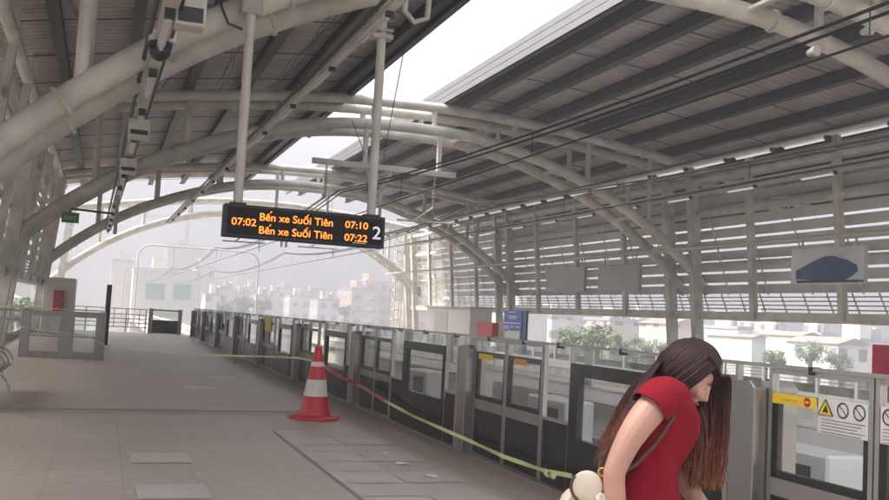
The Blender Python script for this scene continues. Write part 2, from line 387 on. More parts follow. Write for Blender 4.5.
FL = ['nearest twin tube steel arch crossing above the departure display', 'second twin tube steel arch, with sunlit tubes in the roof gap',
      'third twin tube steel arch, ending at the red cabinet', 'farthest twin tube steel arch standing bare against the sky']
def make_frame(label, y0, ls):
    fr = thing('arch_frame', label, 'arch frame', (XC, y0, 0), 'twin tube arches carrying the station roof')
    for s in (-.66, .66):
        b = rib(LOWS, y0+s, .165, ls)
        for o in (2.6, 6.6, 9.4): ring(b, LOWS, o, y0+s, .205, ls)
        b.build('lower_rib', 'steel', fr, smooth=True)
        b = rib(UPPS, y0+s, .15, 1)
        for o in (3.2, 8.2): ring(b, UPPS, o, y0+s, .185)
        b.build('upper_rib', 'steel', fr, smooth=True)
        for o in (.95, 3.6, 6.2, 8.5):
            for sg in (-1, 1):
                x = XC+sg*o
                MB().tube([(x, y0+s, tz(LOWS, sg, o/(ls if sg < 0 else 1))+.1), (x, y0+s, tz(UPPS, sg, o)-.1)], .085, 12).build('strut', 'steel', fr, smooth=True)
        for sg in (-1, 1):
            # flat tapered columns rising from the platform to the upper rib
            xb, xt = XC+sg*10.62, XC+sg*10.05
            c = MB(); yy = y0+s*1.12
            vs = []
            for (x, z, hw) in ((xb, .0, .15), (xb-sg*.19, 2.2, .17), (xt, 6.72, .19)):
                vs += [(x-hw, yy-.13, z), (x+hw, yy-.13, z), (x+hw, yy+.13, z), (x-hw, yy+.13, z)]
            fs = [(0, 1, 2, 3), (8, 11, 10, 9)]
            for k in (0, 4):
                fs += [(k+a, k+(a+1) % 4, k+4+(a+1) % 4, k+4+a) for a in range(4)]
            c.add(vs, fs).build('column', 'steel', fr, bevel=.015)
    for sg in (-1, 1):
        for o in (2.0, 5.2, 8.0):
            k_ = ls if sg < 0 else 1
            MB().tube([(XC+sg*o*k_, y0-.6, tz(LOWS, sg, o)), (XC+sg*o*k_, y0+.6, tz(LOWS, sg, o))], .06, 10).build('tie', 'steel', fr, smooth=True)
    return fr
make_frame(FL[0], FY[0], .925)
fr = make_frame(FL[1], FY[1], 1.0)
for i in (2, 3): dup(fr, (XC, FY[i], 0), FL[i])

# concrete plinth at the third arch, red cabinet on it
pl = tag(MB().box(-2.3, -1.1, 41.2, 43.4, 0, 2.28).build('concrete_plinth', 'concw', None, (-1.7, 42, 0), bevel=.03), 'pale concrete block under the foot of the third arch', 'plinth')
rb = thing('fire_cabinet', 'tall red cabinet fixed to the pale concrete block', 'cabinet', (-1.68, 41.1, .86))
MB().box(-1.88, -1.5, 41.0, 41.19, .86, 1.76).build('case', 'redbox', rb, bevel=.01)
MB().box(-1.84, -1.54, 40.985, 40.999, 1.0, 1.7).build('door', 'redbox', rb); MB().box(-1.58, -1.56, 40.97, 40.984, 1.3, 1.42).build('handle', 'stain', rb)

# ------------------------------------------------------------------ roofs
ROOF_Y0, ROOF_Y1 = 4.4, 50.0  # near edge is out of view, placed for the daylight it lets in
def roof_z(off, sg=None): return interp(UPPS, off)+.5+FALL*off*(SGN[0] if sg is None else sg)
SGN = [-1]
PURL = [1.95, 3.3, 4.7, 6.25, 7.8, 9.35, 10.9, 12.5, 14.2]
for sg, lb, y1 in ((-1, 'corrugated roof over the near platform on dark purlins', ROOF_Y1), (1, 'corrugated roof over the far platform with pale edge fascia', 53.0)):
    SGN[0] = sg
    rt = thing('canopy_roof', lb, 'roof', (XC+sg*8, 20, 7.6))
    offs = [1.28 if sg > 0 else 1.7]+[2+.8*i for i in range(17)]+[15.2]
    # trapezoidal ribs running across the platform
    ys = []; y = ROOF_Y0
    while y < y1:
        ys += [(y, 0), (y+.16, 0), (y+.19, .045), (y+.25, .045)]; y += .28
    mb = MB(); n = len(ys)
    for o in offs:
        for (yy, dz) in ys: mb.v.append(Vector((XC+sg*o, yy, roof_z(o)+dz)))
    for i in range(len(offs)-1):
        for j in range(n-1): mb.f.append((i*n+j, i*n+j+1, (i+1)*n+j+1, (i+1)*n+j))
    sh = mb.build('roof_sheet', 'sheet', rt)
    so = sh.modifiers.new('thickness', 'SOLIDIFY'); so.thickness = .012; so.offset = 1
    for i, o in enumerate(PURL):
        zt = roof_z(o)-.012; x = XC+sg*o; h = .31
        p = MB().box(x-.008-.02, x+.008+.02, ROOF_Y0, y1, zt-h+.02, zt-.02).box(x-.1, x+.1, ROOF_Y0, y1, zt-.02, zt).box(x-.12, x+.12, ROOF_Y0, y1, zt-h, zt-h+.02)
        p.build('purlin', 'dark', rt)
    # sag rods between the purlins
    mb = MB(); y = ROOF_Y0+1.5
    while y < y1:
        for a, b in zip(PURL[:-1], PURL[1:]): mb.bar((XC+sg*a, y, roof_z(a)-.12), (XC+sg*b, y, roof_z(b)-.12), .02, .02)
        y += 2.9
    mb.build('sag_rods', 'dark', rt)
    # edge fascia along the gap: a folded metal gutter with two dark reveals
    x = XC+sg*(1.25 if sg > 0 else 1.68); z = roof_z(1.4)
    if sg > 0:
        f = MB()
        for (za, zb_, dx) in ((-.33, -.16, 0), (-.145, .03, 0), (.045, .2, 0)): f.box(x-.06-dx, x+.02, ROOF_Y0, y1, z+za, z+zb_)
        f.box(x-.04, x+.01, ROOF_Y0, y1, z-.33, z+.19); f.build('fascia', 'fascia', rt)
    else:
        MB().box(x-.05, x+.05, ROOF_Y0, y1, z-.42, z+.1).box(x-.12, x+.04, ROOF_Y0, y1, z-.44, z-.42).build('fascia', 'dark', rt)
        MB().box(x+.052, x+.07, ROOF_Y0, y1, z-.3, z+.12).build('gutter', 'fascia', rt)
    x = XC+sg*15.25; MB().box(x-.04, x+.04, ROOF_Y0, y1, roof_z(15.2)-.3, roof_z(15.2)+.12).build('gutter', 'fascia', rt)

# ------------------------------------------------------------------ louvred outer walls
POST_Y = []
for a, b in zip([-2.3]+FY[:-1], FY):
    for k in (1, 2, 3): POST_Y.append(a+(b-a)*k/4)
def wall_x(sg, z, off=0): return XC+sg*(10.05+off+.57*max(0, (6.72-z))/6.72*1.0)
for sg, lb in ((1, 'grey louvred side wall with bright gaps behind the far platform'), (-1, 'grey louvred side wall leaning in along the near platform')):
    y1 = 57.5 if sg > 0 else 46
    w = thing('louvre_wall', lb, 'louvre wall', (XC+sg*10.6, 20, 2.0))
    for y in POST_Y:
        if y > y1: continue
        MB().bar((wall_x(sg, 2.0), y, 2.0), (wall_x(sg, 6.65), y, 6.65), .17, .2, (0, 1, 0)).bar((wall_x(sg, 6.4), y, 6.4), (wall_x(sg, 6.4)-sg*.0, y, 7.15), .17, .2, (0, 1, 0)).build('post', 'steel', w)
    # slat panels bay by bay
    ys = [-9]+FY
    for a, b in zip(ys, ys[1:]):
        b = min(b, y1)
        if b <= a: continue
        mb = MB()
        for i in range(11):
            z = 2.78+i*.36; hh = .272 if sg > 0 else .16
            x = wall_x(sg, z, .32)
            p0, p1 = Vector((x+sg*.05, 0, z)), Vector((x-sg*.05, 0, z+hh))
            d = (p1-p0); nrm = Vector((d.z, 0, -d.x)).normalized()*.012
            q = [p0-nrm, p1-nrm, p1+nrm, p0+nrm]
            mb.prism([(v.x, v.z) for v in q], a+.02, b-.02, 'Y')
        mb.build('slat_panel', 'louvre', w)
        # lower open grille of rods with brackets
        g = MB()
        for z in (2.30, 2.42, 2.54, 2.66): g.bar((wall_x(sg, z, .3), a, z), (wall_x(sg, z, .3), b, z), .05, .035)
        y = a+.4
        while y < b: g.bar((wall_x(sg, 2.2, .27), y, 2.2), (wall_x(sg, 2.75, .27), y+.25, 2.76), .03, .03); y += .94
        g.build('grille', 'steel2', w)
        g = MB(); y = a+1.1
        while y < b-.6:
            g.bar((wall_x(sg, 2.7, .2), y, 2.72), (wall_x(sg, 5.4, .2), y+.9, 5.4), .035, .035)
            y += 1.88
        g.build('brace', 'steel', w)
    MB().box(min(wall_x(sg, 2.0, -.02), wall_x(sg, 2, .42)), max(wall_x(sg, 2.0, -.02), wall_x(sg, 2, .42)), -9, y1, 1.93, 2.2).build('bottom_beam', 'steel', w)
    MB().tube([(wall_x(sg, 6.4), -9, 6.5), (wall_x(sg, 6.4), y1, 6.5)], .13, 14).build('top_girder', 'steel', w, smooth=True)
    MB().bar((wall_x(sg, 5.35, .05), -9, 5.35), (wall_x(sg, 5.35, .05), y1, 5.35), .09, .17).build('girt', 'steel', w)
    MB().bar((wall_x(sg, 3.9, .16), -9, 3.75), (wall_x(sg, 3.9, .16), y1, 3.75), .05, .07).build('conduit', 'steel2', w)
    MB().tube([(XC+sg*12.6, -9, 6.15), (XC+sg*12.6, y1, 6.15)], .06, 10).tube([(XC+sg*13.4, -9, 5.95), (XC+sg*13.4, y1, 5.95)], .045, 10).build('eave_pipe', 'fascia', w, smooth=True)
    # safety railing on the open strip below
    rl = thing('railing', 'steel tube railing along the open side of the %s platform' % ('far' if sg > 0 else 'near'), 'railing', (wall_x(sg, 0, .2), 20, 0))
    ye = 57 if sg > 0 else 47.5
    rh = 1.12 if sg < 0 else .62
    MB().tube([(wall_x(sg, 0, .25), -9, rh), (wall_x(sg, 0, .25), ye, rh)], .028, 10).build('top_rail', 'stain', rl, smooth=True)
    MB().box(wall_x(sg, 0, .25)-.03, wall_x(sg, 0, .25)+.03, -9, ye, 0, .22).build('kerb', 'conc', rl)
    g = MB()
    for z in [rh*f for f in (.34, .5, .66, .82)]: g.tube([(wall_x(sg, 0, .25), -9, z), (wall_x(sg, 0, .25), ye, z)], .01, 6)
    g.build('wires', 'stain', rl)
    y = -8.5
    while y < ye: MB().box(wall_x(sg, 0, .25)-.02, wall_x(sg, 0, .25)+.02, y, y+.05, .22, rh).build('baluster', 'stain', rl); y += 2.0

# ------------------------------------------------------------------ platform screen doors
def psd_door(mb_root, ya, yb, xr):
    """one sliding leaf between ya (near) and yb (far)"""
    d = MB().box(xr, xr+.05, ya+.004, ya+.036, .03, 1.30).box(xr, xr+.05, yb-.036, yb-.004, .03, 1.30).box(xr+.004, xr+.046, ya+.036, yb-.036, 1.27, 1.30)
    leaf = d.build('door_leaf', 'stain', mb_root)
    MB().box(xr+.01, xr+.04, ya+.036, yb-.036, .03, .52).build('kick_panel', 'black', leaf)
    MB().box(xr-.004, xr+.044, ya+.036, yb-.036, .52, .625).build('band', 'band', leaf)
    MB().box(xr+.004, xr+.044, ya+.036, ya+.075, .625, 1.15).box(xr+.004, xr+.044, yb-.09, yb-.036, .625, 1.15).box(xr+.004, xr+.044, ya+.075, yb-.09, .625, .672).box(xr+.004, xr+.044, ya+.075, yb-.09, 1.10, 1.15).build('glass_border', 'black', leaf)
    MB().box(xr+.02, xr+.03, ya+.036, yb-.036, .626, 1.27).build('glass', 'glass', leaf)
    return leaf
def psd_unit(E, label, simple=False):
    u = thing('screen_door_unit', label, 'screen door', (PX, E, 0), 'glass screen door units along the near platform edge')
    xr = PX+.10
    # post at the far end
    yb = E+5.0; ya = yb-.29
    MB().prism([(ya, 0), (yb, 0), (yb, 1.19), (ya+.05, 1.215), (ya, 1.17)], PX, PX+.34, 'X').build('post', 'brush', u, bevel=.006)
    MB().box(PX-.006, PX-.001, yb-.045, yb-.004, .02, 1.18).build('post_lit_edge', 'stain', u)  # paler strip stands for light caught on the post's far edge
    # doors next to the post
    d1 = psd_door(u, ya-.88, ya-.01, xr); d2 = psd_door(u, ya-1.76, ya-.885, xr)
    # fixed bay: near pane, wide window, far pane
    a, b, c, d = E+.01, E+.68, E+2.37, ya-1.765
    for (p, q, nm) in ((a, b, 'end_pane'), (c, d, 'emergency_pane')):
        f = MB().box(xr, xr+.045, p, p+.025, 0, 1.30).box(xr, xr+.045, q-.025, q, 0, 1.30).box(xr-.003, xr+.045, p+.025, q-.025, .60, .625).build(nm, 'stain', u)
        MB().box(xr+.01, xr+.035, p+.025, q-.025, .02, .60).build('kick_panel', 'black', f)
        MB().box(xr+.018, xr+.028, p+.025, q-.025, .626, 1.29).build('glass', 'glass', f)
        if nm == 'end_pane': MB().box(xr-.03, xr-.003, q-.1, q-.075, .52, .62).build('latch', 'stain', f)
    f = MB().box(xr-.01, xr+.05, b, b+.07, .02, 1.16).box(xr-.01, xr+.05, c-.16, c, .02, 1.16).box(xr-.01, xr+.05, b+.07, c-.16, 1.05, 1.16).box(xr-.01, xr+.05, b+.07, c-.16, .02, .50).build('fixed_panel', 'black', u)
    MB().box(xr+.02, xr+.03, b+.07, c-.16, .50, 1.05).build('glass', 'glass', f)
    # clear strip and hand rail above
    MB().box(xr+.02, xr+.03, b, c, 1.163, 1.285).build('top_glass', 'glasstop', u)
    MB().box(xr-.01, xr+.05, E, E+5.0, 1.302, 1.325).build('top_rail', 'stain', u)
    k = MB()
    for y in (E+.36, E+1.5, E+2.62, E+3.4, E+4.3): k.box(xr-.012, xr+.052, y, y+.035, 1.28, 1.329)
    k.build('rail_clips', 'blackm', u)
    MB().box(PX+.05, PX+.35, E, E+5.0, .0, .02).build('sill', 'stain', u)
    return u, d1, d2
E0 = .25
LB = ['screen door unit right of the woman, with yellow band and prohibition stickers', 'screen door unit behind the woman, yellow and orange stickers on its door leaves',
      'screen door unit right of the traffic cone, where the tape turns from red to yellow', 'screen door unit directly behind the tip of the traffic cone',
      'screen door unit carrying a yellow notice, just left of the traffic cone', 'screen door unit second to the left of the traffic cone',
      'screen door unit third to the left of the traffic cone', 'screen door unit next but one to the low black end gate', 'farthest screen door unit, next to the low black end gate']
u0_, d1, d2 = psd_unit(E0, LB[0])
units = [u0_]+[dup(u0_, (PX, E0+5.0*i, 0), LB[i]) for i in range(1, 9)]
# stickers on individual leaves (parts of those leaves)
def leaf_of(unit, k): return [c for c in unit.children if c.name.startswith('door_leaf')][k]
XS = PX+.10+.0035
def icon_ring(mb, y, z, r):
    n = 20
    for j in range(n):
        a, b2 = 2*PI*j/n, 2*PI*(j+1)/n
        mb.add([(XS-.0045, y+r*math.cos(t)*k, z+r*math.sin(t)*k) for t in (a, b2) for k in (.8, 1)], [(0, 1, 3, 2)])
    mb.bar((XS-.005, y-r*.6, z-r*.6), (XS-.005, y+r*.6, z+r*.6), .001, .006, (1, 0, 0))
def stickers(unit, E, leafi, full):
    yb = E+5.0-.29-(.01 if leafi == 0 else .885); ya = yb-.87
    lf = leaf_of(unit, leafi)
    if full:
        if leafi == 0:
            MB().box(XS-.002, XS, ya+.44, yb-.03, 1.085, 1.15).build('yellow_band', 'yellow', lf)
            t = MB(); y = yb-.12
            while y > ya+.62: t.box(XS-.004, XS-.002, y-.022, y, 1.106, 1.12); y -= .03
            t.build('band_lettering', 'orange', lf)
            s = MB(); s.lathe((XS-.0045, ya+.52, 1.117), [(.029, 0), (.029, .002)], 20, 'X'); s.build('stop_disc', 'redbox', lf)
            MB().box(XS-.006, XS-.0047, ya+.502, ya+.538, 1.112, 1.122).build('stop_bar', 'yellow', lf)
        p = MB().box(XS-.002, XS-.0003, ya+.04, ya+.43 if leafi == 0 else yb-.04, .955, 1.155)
        p.build('prohibition_label', 'stickw', lf)
        k = MB()
        if leafi == 0:
            icon_ring(k, ya+.23, 1.10, .046); icon_ring(k, ya+.105, 1.10, .046)
            MB().prism([(ya+.425, 1.06), (ya+.305, 1.06), (ya+.365, 1.15)], XS-.005, XS-.0035, 'X').build('warning_triangle', 'yellow', lf)
            for (p, q) in (((ya+.425, 1.06), (ya+.305, 1.06)), ((ya+.305, 1.06), (ya+.365, 1.15)), ((ya+.365, 1.15), (ya+.425, 1.06))):
                k.bar((XS-.006, *p), (XS-.006, *q), .002, .008, (1, 0, 0))
            k.prism([(ya+.39, 1.075), (ya+.345, 1.075), (ya+.36, 1.12)], XS-.0065, XS-.0052, 'X')
            rows = (ya+.06, ya+.4)
        else:
            for j in range(6): icon_ring(k, yb-.1-.13*j, 1.1, .046)
            rows = (ya+.06, yb-.06)
        for i in range(5):
            z = 1.035-.018*i; k.box(XS-.004, XS-.002, rows[0]+.03*(i % 3), rows[1], z-.002, z+.001)
        k.build('label_print', 'blackm', lf)
    else:
        MB().box(XS-.002, XS, yb-.5, yb-.1 if leafi == 0 else yb-.2, 1.07, 1.13).build('yellow_sticker', 'yellow' if leafi == 0 else 'orange', lf)
stickers(units[0], E0, 0, True); stickers(units[0], E0, 1, True)
stickers(units[1], E0+5, 0, False); stickers(units[1], E0+5, 1, False)
tag_y = MB().box(PX+.07, PX+.085, 23.6, 24.5, .92, 1.28); tag_y.build('yellow_notice', 'yellow', units[4])

# end of the near platform: low black gate and railing
g = thing('end_gate', 'low black panel gate closing the far end of the near platform', 'gate', (2.9, 47.2, 0))
for x in (2.2, 3.55): MB().box(x-.09, x+.09, 47.1, 47.3, 0, 1.2).build('post', 'brush', g)
MB().box(2.29, 3.46, 47.16, 47.22, .02, .66).build('panel', 'black', g)
MB().box(2.29, 3.46, 47.16, 47.22, 1.1, 1.17).build('top_rail', 'brush', g); MB().box(2.29, 3.46, 47.18, 47.2, .66, 1.1).build('glass', 'glasstop', g)
r = thing('end_railing', 'open tube railing across the far end of the near platform', 'railing', (.4, 47.6, 0))
for z in (.25, .45, .65, .85, 1.12): MB().tube([(-2.6, 47.6, z), (2.08, 47.6, z)], .022, 8).build('rail', 'brush', r, smooth=True)
for x in (-2.5, -1.6, -.7, .2, 1.1, 2.0): MB().tube([(x, 47.6, 0), (x, 47.6, 1.12)], .028, 8).build('baluster', 'brush', r, smooth=True)
for x in (.0, .55, 1.2, 1.7): MB().tube([(x, 47.62, .25), (x, 47.62, 1.1)], .02, 8).build('thin_baluster', 'brush', r, smooth=True)

# stair enclosure on the left
FYY = 25.2
f = thing('stair_fence', 'steel framed glass barrier by the left wall with two openings', 'barrier', (-.9, FYY, 0))
for (a, b) in ((-1.84, -1.62), (-.96, -.62), (-.12, .12)): MB().box(a, b, FYY-.09, FYY+.09, 0, 1.16).build('post', 'brush', f, bevel=.01)
MB().box(-1.62, -.12, FYY-.05, FYY+.05, 0, .16).build('bottom_rail', 'brush', f); MB().box(-1.62, -.12, FYY-.06, FYY+.06, 1.02, 1.15).build('top_rail', 'brush', f)
for (a, b) in ((-1.62, -.96), (-.62, -.12)):
    p = MB().box(a, b, FYY-.012, FYY+.012, .16, 1.02).build('glass', 'glasstop', f)
    MB().box(a, b, FYY-.03, FYY+.03, .52, .55).build('mid_rail', 'brush', f)
MB().box(-.02, .10, FYY+.09, FYY+5, 1.05, 1.15).build('side_rail', 'brush', f); MB().box(.02, .06, FYY+.09, FYY+5, .1, 1.05).build('side_glass', 'glasstop', f)
MB().box(-1.82, -1.7, FYY+.09, FYY+5, 1.05, 1.15).build('side_rail', 'brush', f)
w = thing('wall_railing', 'plain double rail railing left of the glass barrier', 'railing', (-2.2, FYY, 0))
for z in (.55, .9, 1.12): MB().tube([(-2.5, FYY, z), (-1.86, FYY, z)], .024, 8).build('rail', 'stain', w, smooth=True)
for n_, x in (('baluster', -2.3),): MB().tube([(x, FYY, 0), (x, FYY, 1.12)], .02, 8).build(n_, 'stain', w, smooth=True)
MB().tube([(-2.34, FYY-.0, 1.2), (.0, FYY, 1.205)], .016, 8).build('cap_rail', 'tapey', w, smooth=True)

p = thing('black_post', 'slim black pole standing past the glass barrier', 'pole', (.17, 33.3, 0))
MB().tube([(.17, 33.3, .012), (.17, 33.3, 2.0)], .085, 14).build('pole', 'blackm', p, smooth=True); MB().lathe((.17, 33.3, 0), [(.2, 0), (.2, .008), (.11, .012)], 18).build('base', 'blackm', p)

# ------------------------------------------------------------------ bench
b = thing('steel_bench', 'perforated steel waiting bench with curved chrome arms by the left wall', 'bench', (-1.7, 15.0, 0))
bx = -1.22; by = 13.4
MB().box(bx-.5, bx-.42, by, by+3.0, .34, .42).build('beam', 'brush', b)
for i in range(5):
    y = by+.05+.59*i
    prof = [(-.78, .92), (-.72, .70), (-.68, .50), (-.60, .425), (-.40, .41), (-.22, .43), (-.15, .415)]
    s = MB(); th = .018
    q = [(bx+.12+x, z) for x, z in prof]; q2 = [(x+.012, z-th) for x, z in reversed(q)]
    s.prism(q+q2, y, y+.53, 'Y'); s.build('seat', 'brush', b)
for i in range(6):
    y = by+.015+.59*i
    pts = []
    for k in range(13):
        a = PI*k/12; pts.append((bx-.32-.27*math.cos(a)*-1, y, .46+.22*math.sin(a)))
    MB().tube(pts, .016, 8).build('arm', 'stain', b, smooth=True)
for y in (by+.5, by+2.5):
    lg = []
    for k in range(10):
        a = PI/2*k/9; lg.append((bx-.42+.40*math.sin(a), y, .02+.34*math.cos(a)))
    MB().tube(lg, .022, 8).build('leg', 'stain', b, smooth=True)
    lg = [(bx-.5-.2*math.sin(PI/2*k/9), y, .02+.34*math.cos(PI/2*k/9)) for k in range(10)]
    MB().tube(lg, .022, 8).build('leg', 'stain', b, smooth=True)

# ------------------------------------------------------------------ cone and tape
cb = at(318, 421, Z=0); cx, cy = cb.x, cb.y+.25
c = thing('traffic_cone', 'tall red traffic cone with two pale bands, standing by the screen doors', 'cone', (cx, cy, 0))
k = MB(); n = 8
prof = [(.34, 0), (.345, .02), (.32, .05), (.23, .075)]
o = 0
k.lathe((cx, cy, 0), [(.36, 0), (.365, .025), (.34, .045), (.235, .06)], 8); k.build('base', 'red', c, bevel=.006)
k = MB().lathe((cx, cy, 0), [(.225, .061), (.19, .16), (.168, .32)], 28); k.build('lower_body', 'red', c, smooth=True)
MB().lathe((cx, cy, 0), [(.170, .321), (.1325, .549)], 28).build('wide_band', 'conewhite', c, smooth=True)
MB().lathe((cx, cy, 0), [(.130, .55), (.098, .73)], 28).build('middle_body', 'red', c, smooth=True)
MB().lathe((cx, cy, 0), [(.099, .731), (.087, .795)], 28).build('narrow_band', 'conewhite', c, smooth=True)
MB().lathe((cx, cy, 0), [(.085, .796), (.06, .93), (.05, .99), (.035, 1.01)], 28).build('tip', 'red', c, smooth=True)

def ribbon(pts, w, name, material, label, group=None, twist=.25):
    mb = MB(); P = [Vector(p) for p in pts]; n = len(P)
    fine = []
    for i in range(n-1):
        for j in range(10):
            t = j/10; fine.append(P[i].lerp(P[i+1], t))
    fine.append(P[-1]); k = len(fine)
    for i, p in enumerate(fine):
        a = PI/2+twist*math.sin(i*.45)+.1*math.sin(i*1.3)
        d = (fine[min(i+1, k-1)]-fine[max(i-1, 0)]).normalized(); sd = d.cross(Vector((0, 0, 1))).normalized()
        u = sd*math.cos(a)+Vector((0, 0, 1))*math.sin(a)
        mb.v += [p-u*w/2, p+u*w/2]
        if i: o = 2*i; mb.f.append((o-2, o-1, o+1, o))
    ob = mb.build(name, material); sm = ob.modifiers.new('thickness', 'SOLIDIFY'); sm.thickness = .002
    return tag(ob, label, 'tape', group)
def sag(a, b, d, n=6):
    a, b = Vector(a), Vector(b); return [a.lerp(b, t/n)-Vector((0, 0, 4*d*(t/n)*(1-t/n))) for t in range(n+1)]
top = (cx, cy, .80)
xt = PX-.035
p1 = at(356, 383, X=xt); p2 = at(413, 416, X=xt); p3 = at(470, 441, X=xt); p4 = at(545, 471, X=xt); p5 = at(572, 476, X=xt)
ribbon(sag((cx-.03, cy, .84), (xt, p1.y, p1.z), .05)+[tuple(at(385, 401, X=xt))], .055, 'barrier_tape', 'taper', 'red barrier tape slanting from the cone to the screen doors', 'barrier tape')
ribbon([tuple(at(385, 401, X=xt)), tuple(p2), tuple(p3), tuple(at(505, 457, X=xt)), tuple(p4), tuple(p5)], .04, 'barrier_tape', 'tapey', 'pale yellow barrier tape running low along the screen doors', 'barrier tape', .4)
ribbon([tuple(at(545, 471, X=xt-.01)), tuple(at(549, 476, X=xt-.03)), tuple(at(556, 477, X=xt-.05))], .05, 'barrier_tape', 'tapey', 'loose knotted end of the pale yellow tape beside the cream bag', 'barrier tape', .9)
ribbon(sag((-1.9, FYY-.15, .74), (-.35, FYY-.13, .60), .02)+sag((-.35, FYY-.13, .60), (.12, FYY-.12, .36), .0)[1:]+sag((.12, FYY-.12, .36), tuple(at(205, 355, Y=21)), .02)[1:], .022, 'barrier_tape', 'tapey', 'pale green yellow tape strung across the glass barrier on the left', 'barrier tape')
ribbon([tuple(at(205, 355, Y=21)), tuple(at(283, 357, Y=15.5)), tuple(at(298, 358, Y=14.3)), (cx-.05, cy+.02, .80)], .03, 'barrier_tape', 'tapey', 'yellow tape stretched level from the left to the cone', 'barrier tape')
for i, (px, py, w, lb) in enumerate(((385, 452.5, .12, 'small white paper scrap on the floor nearest the cone'), (401, 463.5, .22, 'white paper scrap on the floor, middle of three along the screen doors'),
                                     (432, 476.5, .2, 'white paper scrap on the floor nearest the woman'), (256, 381, .2, 'white paper scrap on the floor left of the cone, farther one'), (298, 409.5, .16, 'white paper scrap touching the base of the cone'))):
    q = at(px, py, Z=.006); a = random.uniform(-.5, .5); mb = MB(); n = 9
    for j in range(n):
        t = 2*PI*j/n; rr = w/2*random.uniform(.6, 1.1); mb.v.append(Vector((q.x+.75*rr*math.cos(t), q.y+.9*rr*math.sin(t), .008+.006*random.random())))
    mb.f.append(tuple(range(n))); ob = mb.build('paper_scrap', 'white'); sm = ob.modifiers.new('thickness', 'SOLIDIFY'); sm.thickness = .002
    tag(ob, lb, 'scrap', 'torn scraps on the platform floor')

# ------------------------------------------------------------------ departure display
DY = 11.72
d = thing('departure_display', 'black hanging departure display with amber lettering and a white 2', 'display', (2.32, DY, 2.35))
MB().box(1.3, 3.35, DY-.04, DY+.14, 2.35, 2.755).build('housing', 'blackm', d, bevel=.012)
MB().box(1.345, 3.315, DY-.046, DY-.041, 2.385, 2.72).build('screen', 'screen', d)
def text(body, x, z, size, material, name, y, parent=None, width=None, rz=0, ax=(0, 0), bold=.0):
    cu_ = bpy.data.curves.new(name, 'FONT'); cu_.body = body; cu_.size = size; cu_.extrude = .0015; cu_.offset = bold
    tmp = bpy.data.objects.new(name, cu_); COL.objects.link(tmp)
    dg = bpy.context.evaluated_depsgraph_get(); dg.update()
    me = bpy.data.meshes.new_from_object(tmp.evaluated_get(dg)); bpy.data.objects.remove(tmp)
    xs = [v.co.x for v in me.vertices]; sx = 1
    if width: sx = width/(max(xs)-min(xs))
    x0 = min(xs)
    root = parent
    while root is not None and root.parent is not None: root = root.parent
    o = ORG[root.name] if root else Vector()
    for v in me.vertices:
        lx, lz, ly = (v.co.x-x0)*sx, v.co.y, v.co.z
        if rz: v.co = Vector((y-ly, x-lx, z+lz))-o      # lettering on a plane of constant X, read from -X
        else: v.co = Vector((x+lx, y-ly, z+lz))-o
    me.materials.clear(); me.materials.append(M[material])
    ob = bpy.data.objects.new(name, me); COL.objects.link(ob); ob.parent = parent
    return ob
TY = DY-.0475
text('07:02', 1.40, 2.50, .125, 'led', 'time_lettering', TY, d, .30, bold=.0012)
text('Bên xe Suối Tiên', 1.74, 2.578, .132, 'led', 'destination_lettering', TY, d, .92, bold=.0012)
MB().prism([(1.858, 2.578+.098), (1.868, 2.578+.096), (1.888, 2.578+.121), (1.874, 2.578+.123)], TY-.003, TY, 'Y').build('accent_mark', 'led', d)
text('Bên xe Suối Tiên', 1.74, 2.415, .132, 'led', 'destination_lettering', TY, d, .92, bold=.0012)
MB().prism([(1.858, 2.415+.098), (1.868, 2.415+.096), (1.888, 2.415+.121), (1.874, 2.415+.123)], TY-.003, TY, 'Y').build('accent_mark', 'led', d)
text('07:10', 2.82, 2.578, .125, 'led', 'time_lettering', TY, d, .30, bold=.0012)
text('07:22', 2.82, 2.415, .125, 'led', 'time_lettering', TY, d, .30, bold=.0012)
text('2', 3.185, 2.465, .23, 'glow_white', 'platform_number', TY, d, .11, bold=.002)
MB().box(2.93, 3.10, TY-.001, TY, 2.393, 2.398).build('underline', 'glow_white', d)
for x, zt in ((1.47, 5.15), (3.175, 6.45)):
    MB().tube([(x, DY+.05, 2.755), (x, DY+.05, zt)], .058, 14).build('hanger_pole', 'steel', d, smooth=True)
    MB().box(x-.10, x+.10, DY-.02, DY+.12, 2.756, 2.78).build('foot_plate', 'blackm', d)
MB().box(1.34, 1.6, DY-.05, DY+.15, 5.15, 5.5).build('pole_bracket', 'steel2', d, bevel=.02)
MB().box(3.04, 3.31, DY-.03, DY+.13, 5.10, 5.16).box(3.04, 3.31, DY-.03, DY+.13, 5.2, 5.23).build('pole_clamp', 'steel2', d)
k = MB()
pts = [(1.05, DY+.05, 5.6), (1.1, DY+.05, 5.2), (1.2, DY+.05, 5.0), (1.38, DY+.05, 4.95)]; k.tube(pts, .018, 8)
k.build('cable', 'cable', d, smooth=True)
k = MB().tube([(3.5, DY+.1, 5.9), (3.48, DY+.1, 5.55), (3.62, DY+.1, 5.42), (3.8, DY+.1, 5.5), (3.82, DY+.1, 5.9)], .04, 8); k.build('conduit_loop', 'steel', d, smooth=True)

